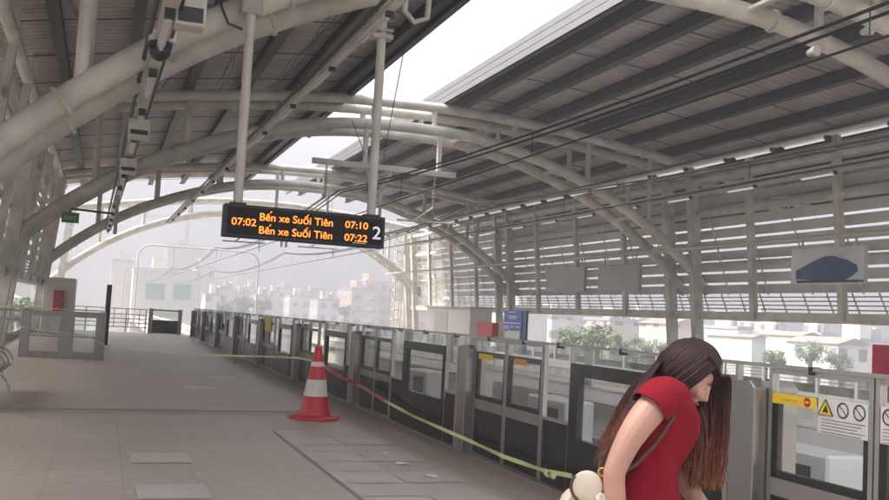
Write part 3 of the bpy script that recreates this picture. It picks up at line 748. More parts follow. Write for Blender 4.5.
# ------------------------------------------------------------------ trunking and lamps
def lamp_row(P, Q, step, ln, label, group, lampmat, trunk_label, w=.16, start=.5, below=.05, cable=True):
    P, Q = Vector(P), Vector(Q); dv = (Q-P); L = dv.length; dv.normalize()
    t = thing('lamp_trunking', trunk_label, 'trunking', P)
    MB().bar(P, Q, w, .07).build('tray', 'steel', t)
    if cable:
        sd = dv.cross(Vector((0, 0, 1))).normalized()
        MB().tube([P-sd*(w*.5+.05)+Vector((0, 0, .05)), Q-sd*(w*.5+.05)+Vector((0, 0, .05))], .028, 8).tube([P+sd*(w*.5+.035)+Vector((0, 0, .03)), Q+sd*(w*.5+.035)+Vector((0, 0, .03))], .018, 8).build('cable', 'cable', t, smooth=True)
    s = start; first = None
    while s+ln < L:
        a, b2 = P+dv*s, P+dv*(s+ln); dn = Vector((0, 0, -below-.035))
        if first is None:
            first = thing('strip_lamp', label, 'lamp', a, group)
            MB().bar(a+dn+Vector((0, 0, .0)), b2+dn, .08, .045).build('housing', 'white', first)
            MB().tube([a+dn+dv*.04-Vector((0, 0, .042)), b2+dn-dv*.04-Vector((0, 0, .042))], .024, 10).build('tube', lampmat, first, smooth=True)
            MB().bar(a-dv*.06+dn, a-dv*.005+dn, .10, .10).build('end_cap', 'blackm', first)
        else: dup(first, a, label, group)
        s += step
    return t
A, B = at(172, 0, Z=4.4), at(104, 245, Z=4.4); dv = (B-A).normalized()
lamp_row(A-dv*6, A+dv*33, 2.6, 1.25, 'unlit white strip lamp under the left trunking of the near platform', 'strip lamps of the left row', 'lampoff', 'straight lamp trunking with boxes along the left of the near platform', .15, 1.0)
A2, B2 = at(399, 0, Z=5.3), at(171, 221, Z=5.3); dv2 = (B2-A2).normalized()
lamp_row(A2-dv2*7, A2+dv2*36, 3.0, 1.25, 'unlit white strip lamp under the trunking above the display', 'strip lamps of the row above the display', 'lampoff', 'lamp trunking with dark cables passing above the departure display', .12, 1.4, .02)
lamp_row((13.3, 8, 5.58), (13.3, 54, 5.58), 1.62, 1.22, 'lit white strip lamp in the row under the far roof', 'lit lamps under the far roof', 'lamp', 'long lamp trunking under the far roof', .12, .5, .03)
lamp_row((17.0, 9, 5.75), (17.0, 54, 5.75), 3.1, 1.22, 'lit white strip lamp close to the far louvred wall', 'lit lamps near the far wall', 'lamp', 'lamp trunking close to the far louvred wall', .10, .5, .03)
# hangers of the trunkings
def on_line(P, d, y): return P+d*((y-P.y)/d.y)
# speaker, camera and boxes on the left trunking
def tr(y): return on_line(A, dv, y)
q = tr(9.6); s = thing('loudspeaker', 'grey box loudspeaker with dark grille under the left trunking', 'loudspeaker', q)
MB().box(q.x+.06, q.x+.36, q.y, q.y+.3, q.z-.12, q.z+.22).build('case', 'steel', s, bevel=.015); MB().box(q.x+.09, q.x+.33, q.y-.012, q.y-.002, q.z-.09, q.z+.06).build('grille', 'blackm', s)
q = tr(10.75); s = thing('dome_camera', 'black dome security camera on a pale bracket', 'camera', q)
MB().box(q.x-.13, q.x+.16, q.y-.05, q.y+.12, q.z-.02, q.z+.1).build('bracket', 'white', s); MB()._sph((q.x+.0, q.y+.02, q.z-.12), .12, 16, 10, (1, 1, 1)).build('dome', 'black', s, smooth=True); MB().lathe((q.x, q.y+.02, q.z-.085), [(.13, 0), (.13, .05)], 18).build('collar', 'blackm', s)
for y, lb in ((15.2, 'grey junction box below the left trunking, nearer one'), (19.6, 'grey junction box below the left trunking, farther one')):
    q = tr(y); s = thing('junction_box', lb, 'box', q)
    MB().box(q.x-.16, q.x+.16, q.y, q.y+.45, q.z-.36, q.z-.08).build('case', 'steel', s, bevel=.01); MB().box(q.x-.13, q.x+.13, q.y-.012, q.y-.002, q.z-.33, q.z-.26).build('front_plate', 'blackm', s)
SGN[0] = -1; rc = random.Random(5)
for i, (x0_, ya_c, yb_c, x1_, lb) in enumerate(((-1.2, 13.5, 25.5, -.6, 'thin dark cable slung under the near roof, leftmost one'), (1.2, 13.0, 26.0, 1.0, 'thin dark cable slung under the near roof beside the lamp trunking'), (2.2, 14.0, 26.3, 2.5, 'thin dark cable slung under the near roof between the display poles'), (4.1, 14.0, 26.3, 3.9, 'thin dark cable slung under the near roof near the gap'))):
    k = MB()
    for j in range(3):
        pts = []; ph = rc.uniform(0, 6); n = 14
        for q_ in range(n+1):
            t_ = q_/n; x_ = x0_+(x1_-x0_)*t_+.05*j+.05*math.sin(ph+q_*1.3); y_ = ya_c+(yb_c-ya_c)*t_
            pts.append((x_, y_, roof_z(abs(x_-XC))-.33-.05*j-.10*abs(math.sin(q_*PI/3.5))))
        k.tube(pts, .011, 6)
    tag(k.build('roof_cables', 'cable', smooth=True), lb, 'cable', 'cables under the near roof')
for (px, py, lb) in ((816, 51, 'small round pipe stub under the nearest arch, left of two'), (870, 30, 'small round pipe stub under the nearest arch, right of two')):  # round pipe ends, no lamps; housing and lens are plain steel caps
    q = at(px, py, Y=11.45); fl = thing('pipe_stub', lb, 'pipe_stub', q, 'pipe stubs under the nearest arch')
    MB().lathe(q, [(.05, .16), (.075, .05), (.085, 0), (.085, -.02)], 20, 'Y').build('housing', 'steel2', fl, smooth=True); MB().lathe(q+Vector((0, -.026, 0)), [(.072, 0), (.074, .004)], 20, 'Y').build('lens', 'steel2', fl)
# exit sign on its arm
q = tr(27.4); e = thing('exit_sign', 'small green exit sign on a dark arm near the left wall', 'exit sign', (-1.0, 27.4, 3.5))
MB().box(-1.22, -.78, 27.37, 27.43, 3.52, 3.80).build('panel', 'green', e); text('EXIT', -1.15, 3.60, .14, 'stickw', 'lettering', 27.366, e, .3)
MB().tube([(-1.0, 27.4, 3.8), (-1.0, 27.4, 3.9), (q.x, 27.4, 3.86)], .03, 8).build('arm', 'blackm', e, smooth=True)
MB().tube([(q.x, 27.4, 3.3), (q.x, 27.4, 4.4)], .05, 8).build('drop_pole', 'steel2', e, smooth=True)

# ------------------------------------------------------------------ overhead wires
TX = (5.75, 9.6)
def wire(pts, r): return MB().tube(pts, r, 6)
for i, x in enumerate(TX):
    ms = []; sup = [-12, 24.6, 54, 90, 150, 210]
    hi = 4.75
    for a, b in zip(sup, sup[1:]):
        for j in range(12):
            t = j/12; ms.append((x, a+(b-a)*t, hi-.55*4*t*(1-t)))
    ms.append((x, 210, hi))
    nm = ('near', 'far')[i]
    tag(wire([(p[0]-.05, p[1], p[2]) for p in ms], .018).tube([(p[0]+.06, p[1], p[2]-.03) for p in ms], .018, 6).build('carrier_wire', 'cable', smooth=True), 'paired dark carrier wires sagging above the %s track' % nm, 'wire', 'overhead wires')
    c = thing('contact_wire', 'thin dark contact wire on droppers above the %s track' % nm, 'wire', (x, 20, 3.95), 'overhead wires')
    wire([(x, -12, 3.95), (x, 210, 3.95)], .013).build('wire', 'cable', c)
    y = 6
    while y < 100:
        k = [(a[2]) for a, b in zip(ms, ms[1:]) if a[1] <= y <= b[1]]
        wire([(x, y, 3.95), (x, y, k[0] if k else 4.4)], .006).build('dropper', 'cable', c); y += 6.5
# bar with insulators hung from the second arch
def insulator(mb, p, ln):
    p = Vector(p); n = 5
    mb.tube([p, p-Vector((0, 0, ln))], .022, 8)
    for j in range(n): mb.lathe(p-Vector((0, 0, .25*ln+.1*j*ln+.04)), [(.03, 0), (.075, .015), (.03, .04)], 12)
BYY = FY[1]-.66
for yy, lab in ((FY[1]-.66, 'pale steel bar with two hanging insulators below the second arch'), (FY[2]-.66, 'pale steel bar with two hanging insulators below the third arch')):
    s = thing('wire_support', lab, 'wire support', (7.5, yy, 5.7), 'overhead wire supports')
    MB().box(5.35, 9.75, yy-.07, yy+.07, 5.74, 5.9).build('cross_bar', 'steel', s, bevel=.01)
    for x in (6.9, 9.2): MB().box(x-.06, x+.06, yy-.06, yy+.06, 5.9, 7.0).build('hanger', 'steel', s)
    for x in (5.78, 9.1):
        k = MB(); insulator(k, (x, yy, 5.74), .95); k.build('insulator', 'steel2', s, smooth=True)
        MB().tube([(x, yy, 4.79), (x-.55, yy, 4.35)], .028, 8).tube([(x-1.1, yy, 4.33), (x+.75, yy, 4.35)], .03, 8).tube([(x+.5, yy, 4.35), (x+.5, yy, 3.95)], .018, 8).build('steady_arm', 'steel', s, smooth=True)
    k = MB()
    for sg in (-1, 1): k.tube([(7.35+sg*.38, yy, 5.74), (7.35+sg*.3, yy, 5.5), (7.35+sg*.1, yy, 5.2), (7.35+sg*.1, yy, 4.25)], .05, 10)
    k.build('drop_arm', 'steel', s, smooth=True)
# thin guys by the display
tag(wire([at(405, 45, Y=20), at(383, 160, Y=24.9)], .012).build('guy_wire', 'cable'), 'thin dark guy wire right of the display pole', 'wire', 'guy wires')
tag(wire([at(352, 120, Y=25), at(365, 155, Y=24.9)], .012).build('guy_wire', 'cable'), 'short thin guy wire left of the display pole', 'wire', 'guy wires')

# catenary portals beyond the platform
def portal(y, x0, x1, h, label):
    g = thing('wire_portal', label, 'portal', ((x0+x1)/2, y, -1.1), 'overhead wire portals beyond the platforms')
    pts = []
    r = 1.1
    pts += [(x0, y, -1.1), (x0, y, h-r)]+[(x0+r-r*math.cos(a*PI/12), y, h-r+r*math.sin(a*PI/12)) for a in range(1, 6)]+[(x0+r, y, h)]
    pts += [(x1-r, y, h)]+[(x1-r+r*math.sin(a*PI/12), y, h-r+r*math.cos(a*PI/12)) for a in range(1, 6)]+[(x1, y, h-r), (x1, y, -1.1)]
    MB().tube(pts, .085, 12).build('frame', 'steel2', g, smooth=True)
    for x in TX: MB().tube([(x, y, h), (x, y, 4.6)], .05, 8).build('drop_arm', 'steel2', g, smooth=True)
portal(90, 2.7, 13.6, 6.7, 'pale round cornered overhead wire portal beyond the platform end')
portal(150, 2.7, 13.6, 6.7, 'faint overhead wire portal farther down the line')
portal(210, 2.7, 13.6, 6.7, 'faintest overhead wire portal far down the line')

# ------------------------------------------------------------------ far platform: doors, boards, hut, signs
def far_unit(E):
    u = thing('screen_door_unit', 'grey glazed screen door unit of the far platform edge', 'screen door', (OPX, E, 0), 'glass screen door units along the far platform edge')
    H = .97; x = OPX
    MB().box(x-.02, x+.25, E, E+.3, 0, H).build('post', 'stain', u)
    f = MB().box(x+.05, x+.10, E+.3, E+5, 0, .08).box(x+.045, x+.10, E+.3, E+5, .36, .56).box(x+.05, x+.10, E+.3, E+5, H-.05, H)
    for y in (E+.3, E+1.2, E+2.1, E+3.5, E+4.94): f.box(x+.052, x+.098, y, y+.06, .08, H-.05)
    f.build('frame', 'white', u)
    MB().box(x+.065, x+.085, E+.36, E+5, .08, .36).build('kick_panel', 'steel', u)
    MB().box(x+.07, x+.08, E+.36, E+5, .56, H-.05).build('glass', 'glasstop', u)
    return u
fu = far_unit(1.0); Y = 6.0
while Y < 55: dup(fu, (OPX, Y, 0), fu['label'], fu['group']); Y += 5.0
tag(MB().box(OPX-.3, OPX-.255, -10, 57.9, -.30, -.03).build('edge_beam', 'white'), 'long white edge beam under the far platform doors', 'beam')
t = thing('cable_trough', 'pale cable trough running between the two tracks', 'trough', (7.7, 20, -1.1))
MB().box(7.35, 8.05, -10, 200, -1.096, -.75).build('channel', 'conc', t); MB().box(7.3, 8.1, -10, 200, -.745, -.70).build('lid', 'concw', t)
for y, hh, lb in ((8.2, .42, 'white trackside equipment cabinet seen through the nearest glass'), (14.3, .38, 'white trackside equipment cabinet seen behind the woman'), (21.5, .36, 'white trackside equipment cabinet near the middle of the platform')):
    s = thing('track_cabinet', lb, 'cabinet', (7.7, y, -.7))
    MB().box(7.42, 7.98, y, y+1.5, -.698, -.72+hh+.55).build('case', 'white', s, bevel=.03); MB().box(7.405, 7.419, y+.25, y+.95, -.45, -.74+hh+.42).build('vent', 'black', s)
# ad boards under the conduit
pipe = tag(MB().tube([(16, 12, 3.92), (16, 55, 3.98)], .045, 8).build('sign_conduit', 'steel2', smooth=True), 'dark horizontal pipe carrying the hanging boards', 'pipe')
def board(y0, y1, z0, z1, label, front, name='hanging_board'):
    b = thing(name, label, 'board', (16, (y0+y1)/2, z0), 'boards hanging over the far platform')
    MB().box(15.95, 16.07, y0, y1, z0, z1).build('case', front, b, bevel=.01)
    for y in (y0+.3, y1-.34): MB().box(16.0, 16.04, y, y+.04, z1, 3.9).build('hanger', 'steel2', b)
    return b
a1 = board(16.65, 19.05, 2.79, 3.66, 'pale hanging poster board with a dark navy shape', 'poster')
XB = 15.944
def yz(px, py): v = at(px, py, X=XB); return (v.y, v.z)
MB().prism([yz(*p) for p in ((796, 279), (796, 271), (812, 262), (826, 256), (834, 256), (848, 260), (857, 265), (858, 271), (852, 276), (845, 280), (820, 281))], XB-.006, XB, 'X').build('navy_shape', 'bluedk', a1)
MB().prism([yz(*p) for p in ((797, 283), (797, 280.7), (864, 279.5), (864, 282))], XB-.008, XB-.0065, 'X').build('dark_strip', 'blackm', a1)
MB().prism([yz(*p) for p in ((834, 256), (839, 256.5), (857, 249), (855, 247.5), (848, 250))], XB-.006, XB, 'X').build('strap_shape', 'steel2', a1)
board(26.1, 28.75, 2.72, 3.58, 'grey back of a hanging board left of the poster board', 'posterback')
board(29.75, 32.8, 2.72, 3.6, 'grey back of a hanging board next to the second arch', 'posterback')
# station name totem
t = thing('blue_sign', 'blue station sign on dark posts on the far platform', 'sign', (16, 35.8, 0))
ya, za = yz(522, 311); yb_, zb_ = yz(503, 330)
MB().box(15.95, 16.10, ya, yb_, zb_, za).build('panel', 'blue', t)
for y in (ya-.35, ya+.02): MB().box(15.98, 16.08, y, y+.3 if y < ya else y+.12, 0, za if y < ya else zb_).build('post', 'bluedk', t)
MB().box(15.98, 16.08, yb_-.14, yb_-.02, 0, zb_).build('post', 'bluedk', t)
MB().box(15.96, 16.06, ya+.16, yb_-.16, zb_-.42, zb_-.02).build('notice_panel', 'poster', t)
w_ = (yb_-ya); k = MB()
for (z, f0, f1) in ((.93, .3, .7), (.72, .25, .75), (.62, .3, .7), (.38, .05, .95), (.2, .08, .3), (.2, .42, .58), (.2, .7, .95), (.11, .7, .95)):
    zz = zb_+(za-zb_)*z; k.box(15.938, 15.948, ya+w_*f0, ya+w_*f1, zz-.02, zz+.018)
k.build('white_print', 'stickw', t)
r = thing('red_panel', 'red notice box on the far platform left of the blue sign', 'notice box', (16, 38.6, 0))
MB().box(15.9, 16.2, 37.75, 39.5, .62, 1.42).build('box', 'redbox', r, bevel=.02); MB().box(16.0, 16.1, 38.4, 38.6, 0, .62).build('post', 'steel2', r)
r = thing('crimson_poster', 'crimson poster stand with a dark figure at the right edge', 'poster stand', (11.9, 10.6, 0))
ya_, zt_ = 9.9, 1.42
MB().box(12.1, 12.2, 9.7, 12.42, .2, 1.46).build('panel', 'crimson', r, bevel=.01)
MB().box(12.085, 12.098, 10.3, 11.9, 1.28, 1.40).build('title_bar', 'conewhite', r)
MB().prism([(10.6, .3), (11.7, .3), (11.75, .7), (11.5, 1.0), (11.4, 1.2), (11.1, 1.24), (10.9, 1.1), (10.75, .8)], 12.085, 12.098, 'X').build('dark_figure', 'blackm', r)
for y in (9.9, 11.9): MB().box(12.12, 12.18, y, y+.06, 0, .2).build('foot', 'steel2', r)
h = thing('platform_hut', 'pale grey hut with a door at the end of the far platform', 'hut', (16.5, 45, 0))
MB().box(16.2, 17.3, 41.2, 47.6, 0, 2.02).build('wall', 'wwhite', h, bevel=.02); MB().box(16.1, 17.4, 41.05, 47.75, 2.022, 2.11).build('roof', 'concw', h)
MB().box(16.17, 16.197, 44.2, 46.2, .02, 1.85).build('door', 'louvre', h)
k = thing('service_mast', 'thin latticed service mast at the end of the far roof', 'mast', (17.9, 57.8, 0))
for dx, dy in ((0, 0), (.45, 0), (0, .45), (.45, .45)): MB().tube([(17.5+dx, 57.9+dy, -1), (17.5+dx, 57.9+dy, 7.2)], .035, 8).build('leg', 'steel', k, smooth=True)
m_ = MB(); z = 0
while z < 7: m_.box(17.46, 17.99, 57.87, 57.93, z, z+.05).box(17.46, 17.99, 58.32, 58.38, z, z+.05).box(17.47, 17.53, 57.93, 58.32, z, z+.05); z += .62
m_.build('rungs', 'steel', k)

# ------------------------------------------------------------------ the woman
PB = at(650, 500, Y=3.1); PLOC = (PB.x, PB.y, 0)
RZ = -YAW
woman = thing('person', 'woman in a red dress with long dark hair, head bowed', 'person', PLOC, None, RZ)
ORG[woman.name] = Vector((0, 0, 0))          # parts are modelled in the person's own axes: x forward, y to the left, z up
bm = bmesh.new()
def addmb(mb):
    me_ = bpy.data.meshes.new('t'); me_.from_pydata([tuple(v) for v in mb.v], [], mb.f); bm.from_mesh(me_); bpy.data.meshes.remove(me_)
def spline(pts, k=4):
    P = [Vector(p) for p in pts]; out = []
    for i in range(len(P)-1):
        p0, p1, p2, p3 = P[max(i-1, 0)], P[i], P[i+1], P[min(i+2, len(P)-1)]
        for j in range(k):
            t = j/k; out.append(.5*((2*p1)+(p2-p0)*t+(2*p0-5*p1+4*p2-p3)*t*t+(3*p1-p0-3*p2+p3)*t**3))
    out.append(P[-1]); return out
def limb(pts):
    q = spline([Vector(p) for p in pts]) if len(pts[0]) == 3 else None
    P4 = [Vector(p) for p in pts]; out = spline(P4)
    mb = MB().tube([p.xyz for p in out], [p.w for p in out], 14)
    mb._sph(out[0].xyz, out[0].w, 14, 8, (1, 1, 1)); mb._sph(out[-1].xyz, out[-1].w, 14, 8, (1, 1, 1)); addmb(mb)
# trunk of the body: pelvis, waist, chest and shoulders in one loft
tr_ = [(.74, -.035, .07, .10), (.80, -.035, .125, .165), (.88, -.045, .125, .160), (.95, -.040, .108, .135), (1.02, -.015, .10, .122), (1.08, .010, .105, .128), (1.13, .02, .108, .132), (1.18, .032, .104, .135), (1.23, .034, .09, .135), (1.265, .042, .07, .115), (1.295, .058, .052, .065), (1.31, .07, .04, .045)]
mb = MB()
for (z, c_, rx, ry) in tr_:
    for j in range(24): mb.v.append(Vector((c_+rx*math.cos(2*PI*j/24), ry*math.sin(2*PI*j/24), z)))
for i in range(len(tr_)-1):
    for j in range(24): mb.f.append((i*24+j, i*24+(j+1) % 24, (i+1)*24+(j+1) % 24, (i+1)*24+j))
mb.f.append(tuple(range(24))); mb.f.append(tuple((len(tr_)-1)*24+j for j in range(24))); addmb(mb)
for sg in (-1, 1):
    limb([(-.035, sg*.08, .82, .095), (-.02, sg*.09, .62, .078), (.0, sg*.09, .44, .056), (-.02, sg*.09, .30, .053), (-.03, sg*.09, .09, .036)])
    limb([(-.045, sg*.09, .05, .036), (.04, sg*.095, .04, .036), (.13, sg*.10, .03, .028)])
# near (right) arm hangs back beside the bag; far arm reaches down in front
limb([(.020, -.10, 1.258, .055), (-.015, -.158, 1.248, .057), (-.075, -.186, 1.185, .055), (-.130, -.196, 1.10, .047), (-.170, -.199, 1.005, .040), (-.175, -.197, .965, .039), (-.168, -.192, .90, .0385), (-.150, -.184, .80, .028), (-.143, -.18, .745, .025)])
limb([(.065, .10, 1.25, .055), (.08, .165, 1.22, .06), (.10, .18, 1.10, .05), (.12, .17, .98, .043), (.19, .13, .88, .038), (.25, .09, .80, .027), (.27, .08, .775, .025)])
# head: built in its own axes (u up, f face, s to the near side) then placed
HC = Vector((.122, 0, 1.336)); HU = Vector((.62, -.10, .78)).normalized(); HF = Vector((.78, -.16, -.60)); HF = (HF-HU*HF.dot(HU)).normalized(); HS = HU.cross(HF)
def H(f, s, u): return HC+HF*f+HS*s+HU*u
mb = MB(); NA, NB = 28, 20
for i in range(NB+1):
    th = PI*i/NB; u = math.cos(th); rr = math.sin(th)
    for j in range(NA):
        ph = 2*PI*j/NA; f, s_ = rr*math.cos(ph), rr*math.sin(ph)
        a, b_ = .092*f, .071*s_
        if u < 0:
            k_ = 1+.38*u           # jaw narrows
            b_ *= k_; a = a*(1+.10*u) + (-.012*u if f > 0 else .03*u*(-f))
        if f > .55 and -.2 < u < .35: a -= .006*(1-abs(u-.05)*2.2)   # eye plane
        if f > 0 and u < -.55: a += .010*f
        mb.v.append(H(a, b_, .113*u))
for i in range(NB):
    for j in range(NA): mb.f.append((i*NA+j, i*NA+(j+1) % NA, (i+1)*NA+(j+1) % NA, (i+1)*NA+j))
addmb(mb)
mb = MB()
mb.tube([H(.080, 0, .030), H(.095, 0, .0), H(.108, 0, -.024), H(.088, 0, -.036)], [.010, .011, .0145, .010], 10)      # nose
mb._sph(H(.086, .012, -.030), .010, 10, 6, (1, 1, 1))._sph(H(.086, -.012, -.030), .010, 10, 6, (1, 1, 1))
mb._sph(H(.085, 0, -.056), .012, 12, 6, (1, 1, .8))._sph(H(.083, 0, -.066), .012, 12, 6, (1, 1, .8))
mb._sph(H(.070, 0, -.096), .022, 12, 8, (1, 1, 1))
for sg in (-1, 1):
    mb._sph(H(.066, sg*.036, -.022), .024, 12, 8, (1, 1, 1)); mb._sph(H(.076, sg*.030, .008), .013, 10, 6, (1, 1, 1))
    mb.tube([H(.0, sg*.064, .03), H(-.012, sg*.070, .012), H(-.006, sg*.068, -.022), H(.004, sg*.062, -.03)], [.007, .009, .008, .005], 8)
addmb(mb)
mb = MB().tube([(.055, 0, 1.275), (.08, 0, 1.302), H(-.03, 0, -.05)], [.056, .052, .054], 14); addmb(mb)
# hands: palm plus five fingers each
def hand(w, d, side, curl):
    w = Vector(w); d = Vector(d).normalized(); n = Vector(side).normalized(); n = (n-d*n.dot(d)).normalized(); t = d.cross(n)   # n: palm normal, t: across towards the thumb
    mb = MB()
    mb.tube([w-d*.02, w+d*.02, w+d*.055, w+d*.088], [.026, .033, .038, .034], 12, flat=.48, ref=t)
    for k, (o, ln) in enumerate(((.028, .068), (.0095, .078), (-.0095, .072), (-.027, .056))):
        p = w+d*.085+t*o; pts = [p-d*.02, p]; dd = d.copy()
        for seg in (.45, .32, .23):
            dd = (dd+n*curl*(.35+.1*k)).normalized(); p = p+dd*ln*seg; pts.append(p)
        mb.tube(pts, [.0095, .0092, .0085, .0078, .006], 8)
    p = w+d*.025+t*.03; mb.tube([w+d*.01+t*.012, p, p+(d*.6+t*.6+n*.35).normalized()*.032, p+(d*.85+t*.35+n*.5).normalized()*.058], [.013, .0125, .0105, .007], 8)
    addmb(mb)
hand((-.142, -.178, .745), (.08, .05, -1), (.1, 1, 0), .55)
hand((.275, .078, .772), (.35, -.15, -.8), (0, -1, -.1), .6)
bmesh.ops.recalc_face_normals(bm, faces=bm.faces); bme_ = bpy.data.meshes.new('body'); bm.to_mesh(bme_); bm.free(); bme_.materials.append(M['skin'])
body = bpy.data.objects.new('body', bme_); COL.objects.link(body)
rm = body.modifiers.new('r', 'REMESH'); rm.mode = 'VOXEL'; rm.voxel_size = .0055; rm.use_smooth_shade = True
body.modifiers.new('sm', 'SMOOTH').iterations = 3
dg = bpy.context.evaluated_depsgraph_get(); dg.update()
bd = bpy.data.meshes.new_from_object(body.evaluated_get(dg)); body.modifiers.clear(); body.data = bd; body.parent = woman
for p in bd.polygons: p.use_smooth = True
# eyes, brows and lips
k = MB()
for sg in (-1, 1):
    k.tube([H(.081, sg*.018, .004), H(.084, sg*.030, .001), H(.079, sg*.044, .004)], [.0018, .0024, .0018], 6)
k.build('eyelashes', 'eye', woman, smooth=True)
k = MB()
for sg in (-1, 1): k.tube([H(.087, sg*.014, .026), H(.085, sg*.032, .031), H(.074, sg*.050, .025)], [.003, .0035, .002], 6)
k.build('eyebrows', 'eye', woman, smooth=True)
MB().tube([H(.089, -.022, -.060), H(.098, -.008, -.057), H(.098, .008, -.057), H(.089, .022, -.060)], [.003, .006, .006, .003], 8).tube([H(.088, -.018, -.065), H(.095, 0, -.067), H(.088, .018, -.065)], [.003, .0065, .003], 8).build('lips', 'lips', woman, smooth=True)
# dress: one lofted sheet with sleeves
secs = [(.47, -.02, .165, .205), (.56, -.025, .16, .20), (.68, -.035, .155, .195), (.80, -.035, .160, .192), (.88, -.045, .152, .182), (.95, -.040, .130, .160), (1.02, -.015, .120, .145), (1.08, .012, .128, .15),
        (1.13, .028, .136, .158), (1.18, .036, .130, .165), (1.225, .036, .112, .170), (1.26, .038, .092, .160), (1.29, .052, .073, .125), (1.312, .068, .060, .075)]
mb = MB(); NS = 48
fine = []
for (a, b_) in zip(secs, secs[1:]):
    for j in range(4): t = j/4; fine.append(tuple(a[i]+(b_[i]-a[i])*t for i in range(4)))
fine.append(secs[-1])
for (z, cx_, rx, ry) in fine:
    for j in range(NS):
        a = 2*PI*j/NS
        cxx, syy = math.cos(a), math.sin(a)
        sq = (abs(cxx)**2.3+abs(syy)**2.3)**(-1/2.3)
        fold = noise.noise(Vector((cxx*2.2+z*3, syy*2.2, z*7)))*.013+noise.noise(Vector((cxx*2+z*9, syy*3, z*26+cxx*3)))*.009*max(0, 1-abs(z-1.0)/.16)+noise.noise(Vector((cxx*4, syy*4+z*5, z*14)))*.005
        fold += .012*max(0, .75-z)*math.sin(a*9)
        q = 1+fold/.14
        mb.v.append(Vector((cx_+rx*cxx*sq*q, ry*syy*sq*q, z+.004*math.sin(a*3))))
n_ = len(fine)
for i in range(n_-1):
    for j in range(NS): mb.f.append((i*NS+j, i*NS+(j+1) % NS, (i+1)*NS+(j+1) % NS, (i+1)*NS+j))
for sg in (-1, 1):
    o = len(mb.v); N2 = 22
    prof = [((.045, sg*.06, 1.238), .080), ((.025, sg*.10, 1.255), .078), ((-.008, sg*.145, 1.258), .075), ((-.036, sg*.170, 1.240), .072), ((-.058, sg*.181, 1.217), .070)] if sg < 0 else [((.07, .07, 1.245), .085), ((.07, .12, 1.26), .08), ((.08, .165, 1.24), .078), ((.088, .185, 1.20), .074), ((.094, .19, 1.165), .07)]
    mb.tube([p for p, r in prof], [r for p, r in prof], N2, caps=False)
    for i in range(o, len(mb.v)):
        v = mb.v[i]; mb.v[i] = v+Vector((1, 0, .5))*noise.noise(v*22)*.006
dr = mb.build('dress', 'dress', woman, smooth=True)
so = dr.modifiers.new('t', 'SOLIDIFY'); so.thickness = .004; so.offset = 1
dr.modifiers.new('s', 'SUBSURF').levels = 1; dr.modifiers['s'].render_levels = 1
for p in dr.data.polygons: p.use_smooth = True
# shoes
k = MB()
for sg in (-1, 1): k.tube([(-.07, sg*.09, .03), (-.03, sg*.09, .035), (.05, sg*.095, .035), (.12, sg*.10, .03), (.17, sg*.10, .024)], [.03, .042, .046, .044, .02], 14, flat=.75, ref=(0, 1, 0))
k.build('shoes', 'shoe', woman, smooth=True)
# hair: a cap over the skull and long locks falling from it
rnd = random.Random(11)
mb = MB(); NA, NB = 48, 32; keep = {}
for i in range(NB+1):
    th = PI*i/NB; u = math.cos(th); rr = math.sin(th)
    for j in range(NA):
        ph = 2*PI*j/NA; f, s_ = rr*math.cos(ph), rr*math.sin(ph)
        n3 = noise.noise(Vector((f*3, s_*9, u*2)))*.004
        g = 1.0 if u > -.2 else 1-.25*(-.2-u)
        p = H((.098 if f > 0 else .108)*f+n3, (.080*s_+n3)*g, .121*u+.002)
        keep[(i, j)] = f < .30 or u > .74
        mb.v.append(p)
for i in range(NB):
    for j in range(NA):
        q = [(i, j), (i, (j+1) % NA), (i+1, (j+1) % NA), (i+1, j)]
        if all(keep[t] for t in q) and i < NB*.86: mb.f.append(tuple(a*NA+b_ for a, b_ in q))
def lock(pts, r0, r1, flat=.45):
    P = [Vector(p) for p in pts]; out = []
    for i in range(len(P)-1):
        p0 = P[max(i-1, 0)]; p1 = P[i]; p2 = P[i+1]; p3 = P[min(i+2, len(P)-1)]
        for j in range(4):
            t = j/4; out.append(.5*((2*p1)+(p2-p0)*t+(2*p0-5*p1+4*p2-p3)*t*t+(3*p1-p0-3*p2+p3)*t**3))
    out.append(P[-1]); n = len(out)
    mb.tube(out, [1.15*r0*(.75+.25*math.sin(PI*min(1, i/n*1.4))) + (r1-r0)*max(0, (i/n-.7)/.3)**1.5 for i in range(n)], 5, flat=flat, ref=(0, 1, .2))
J = lambda a: rnd.uniform(-a, a)
def over(f, s_, u, lift=1.0):
    """a point just outside the cap in the head's own direction (f, s, u)"""
    d = Vector((f, s_, u)).normalized(); return H((.112 if d.x > 0 else .122)*d.x*lift, .094*d.y*lift, .135*d.z*lift+.004)
# curtain in front: from the parting, over the brow on the far side and straight down
for i in range(760):
    t = rnd.random(); y = rnd.uniform(.0, .115)
    x = .105+.185*t**.75
    fr_ = -.25+1.0*t
    st = over(fr_*.9, rnd.uniform(-.25, .12), 1)
    a = over(fr_+.35, -.35-.5*(1-t)-.3*y/.115, .75)
    ze = rnd.uniform(.90, 1.0)+(.06 if t < .25 else 0)
    top = Vector((max(x, a.x*.5+x*.5), max(.02, y), 1.335-.07*(1-t)))
    if t > .8: y = max(y, .01)
    lock([st, a, top, (x+J(.005), y+.01, 1.24), (x+J(.007), y+.01+J(.01), 1.12), (x+J(.014)-.006, y+J(.012), 1.03), (x+J(.02)-.012, y+J(.015), ze)], rnd.uniform(.0032, .0056), .0010)
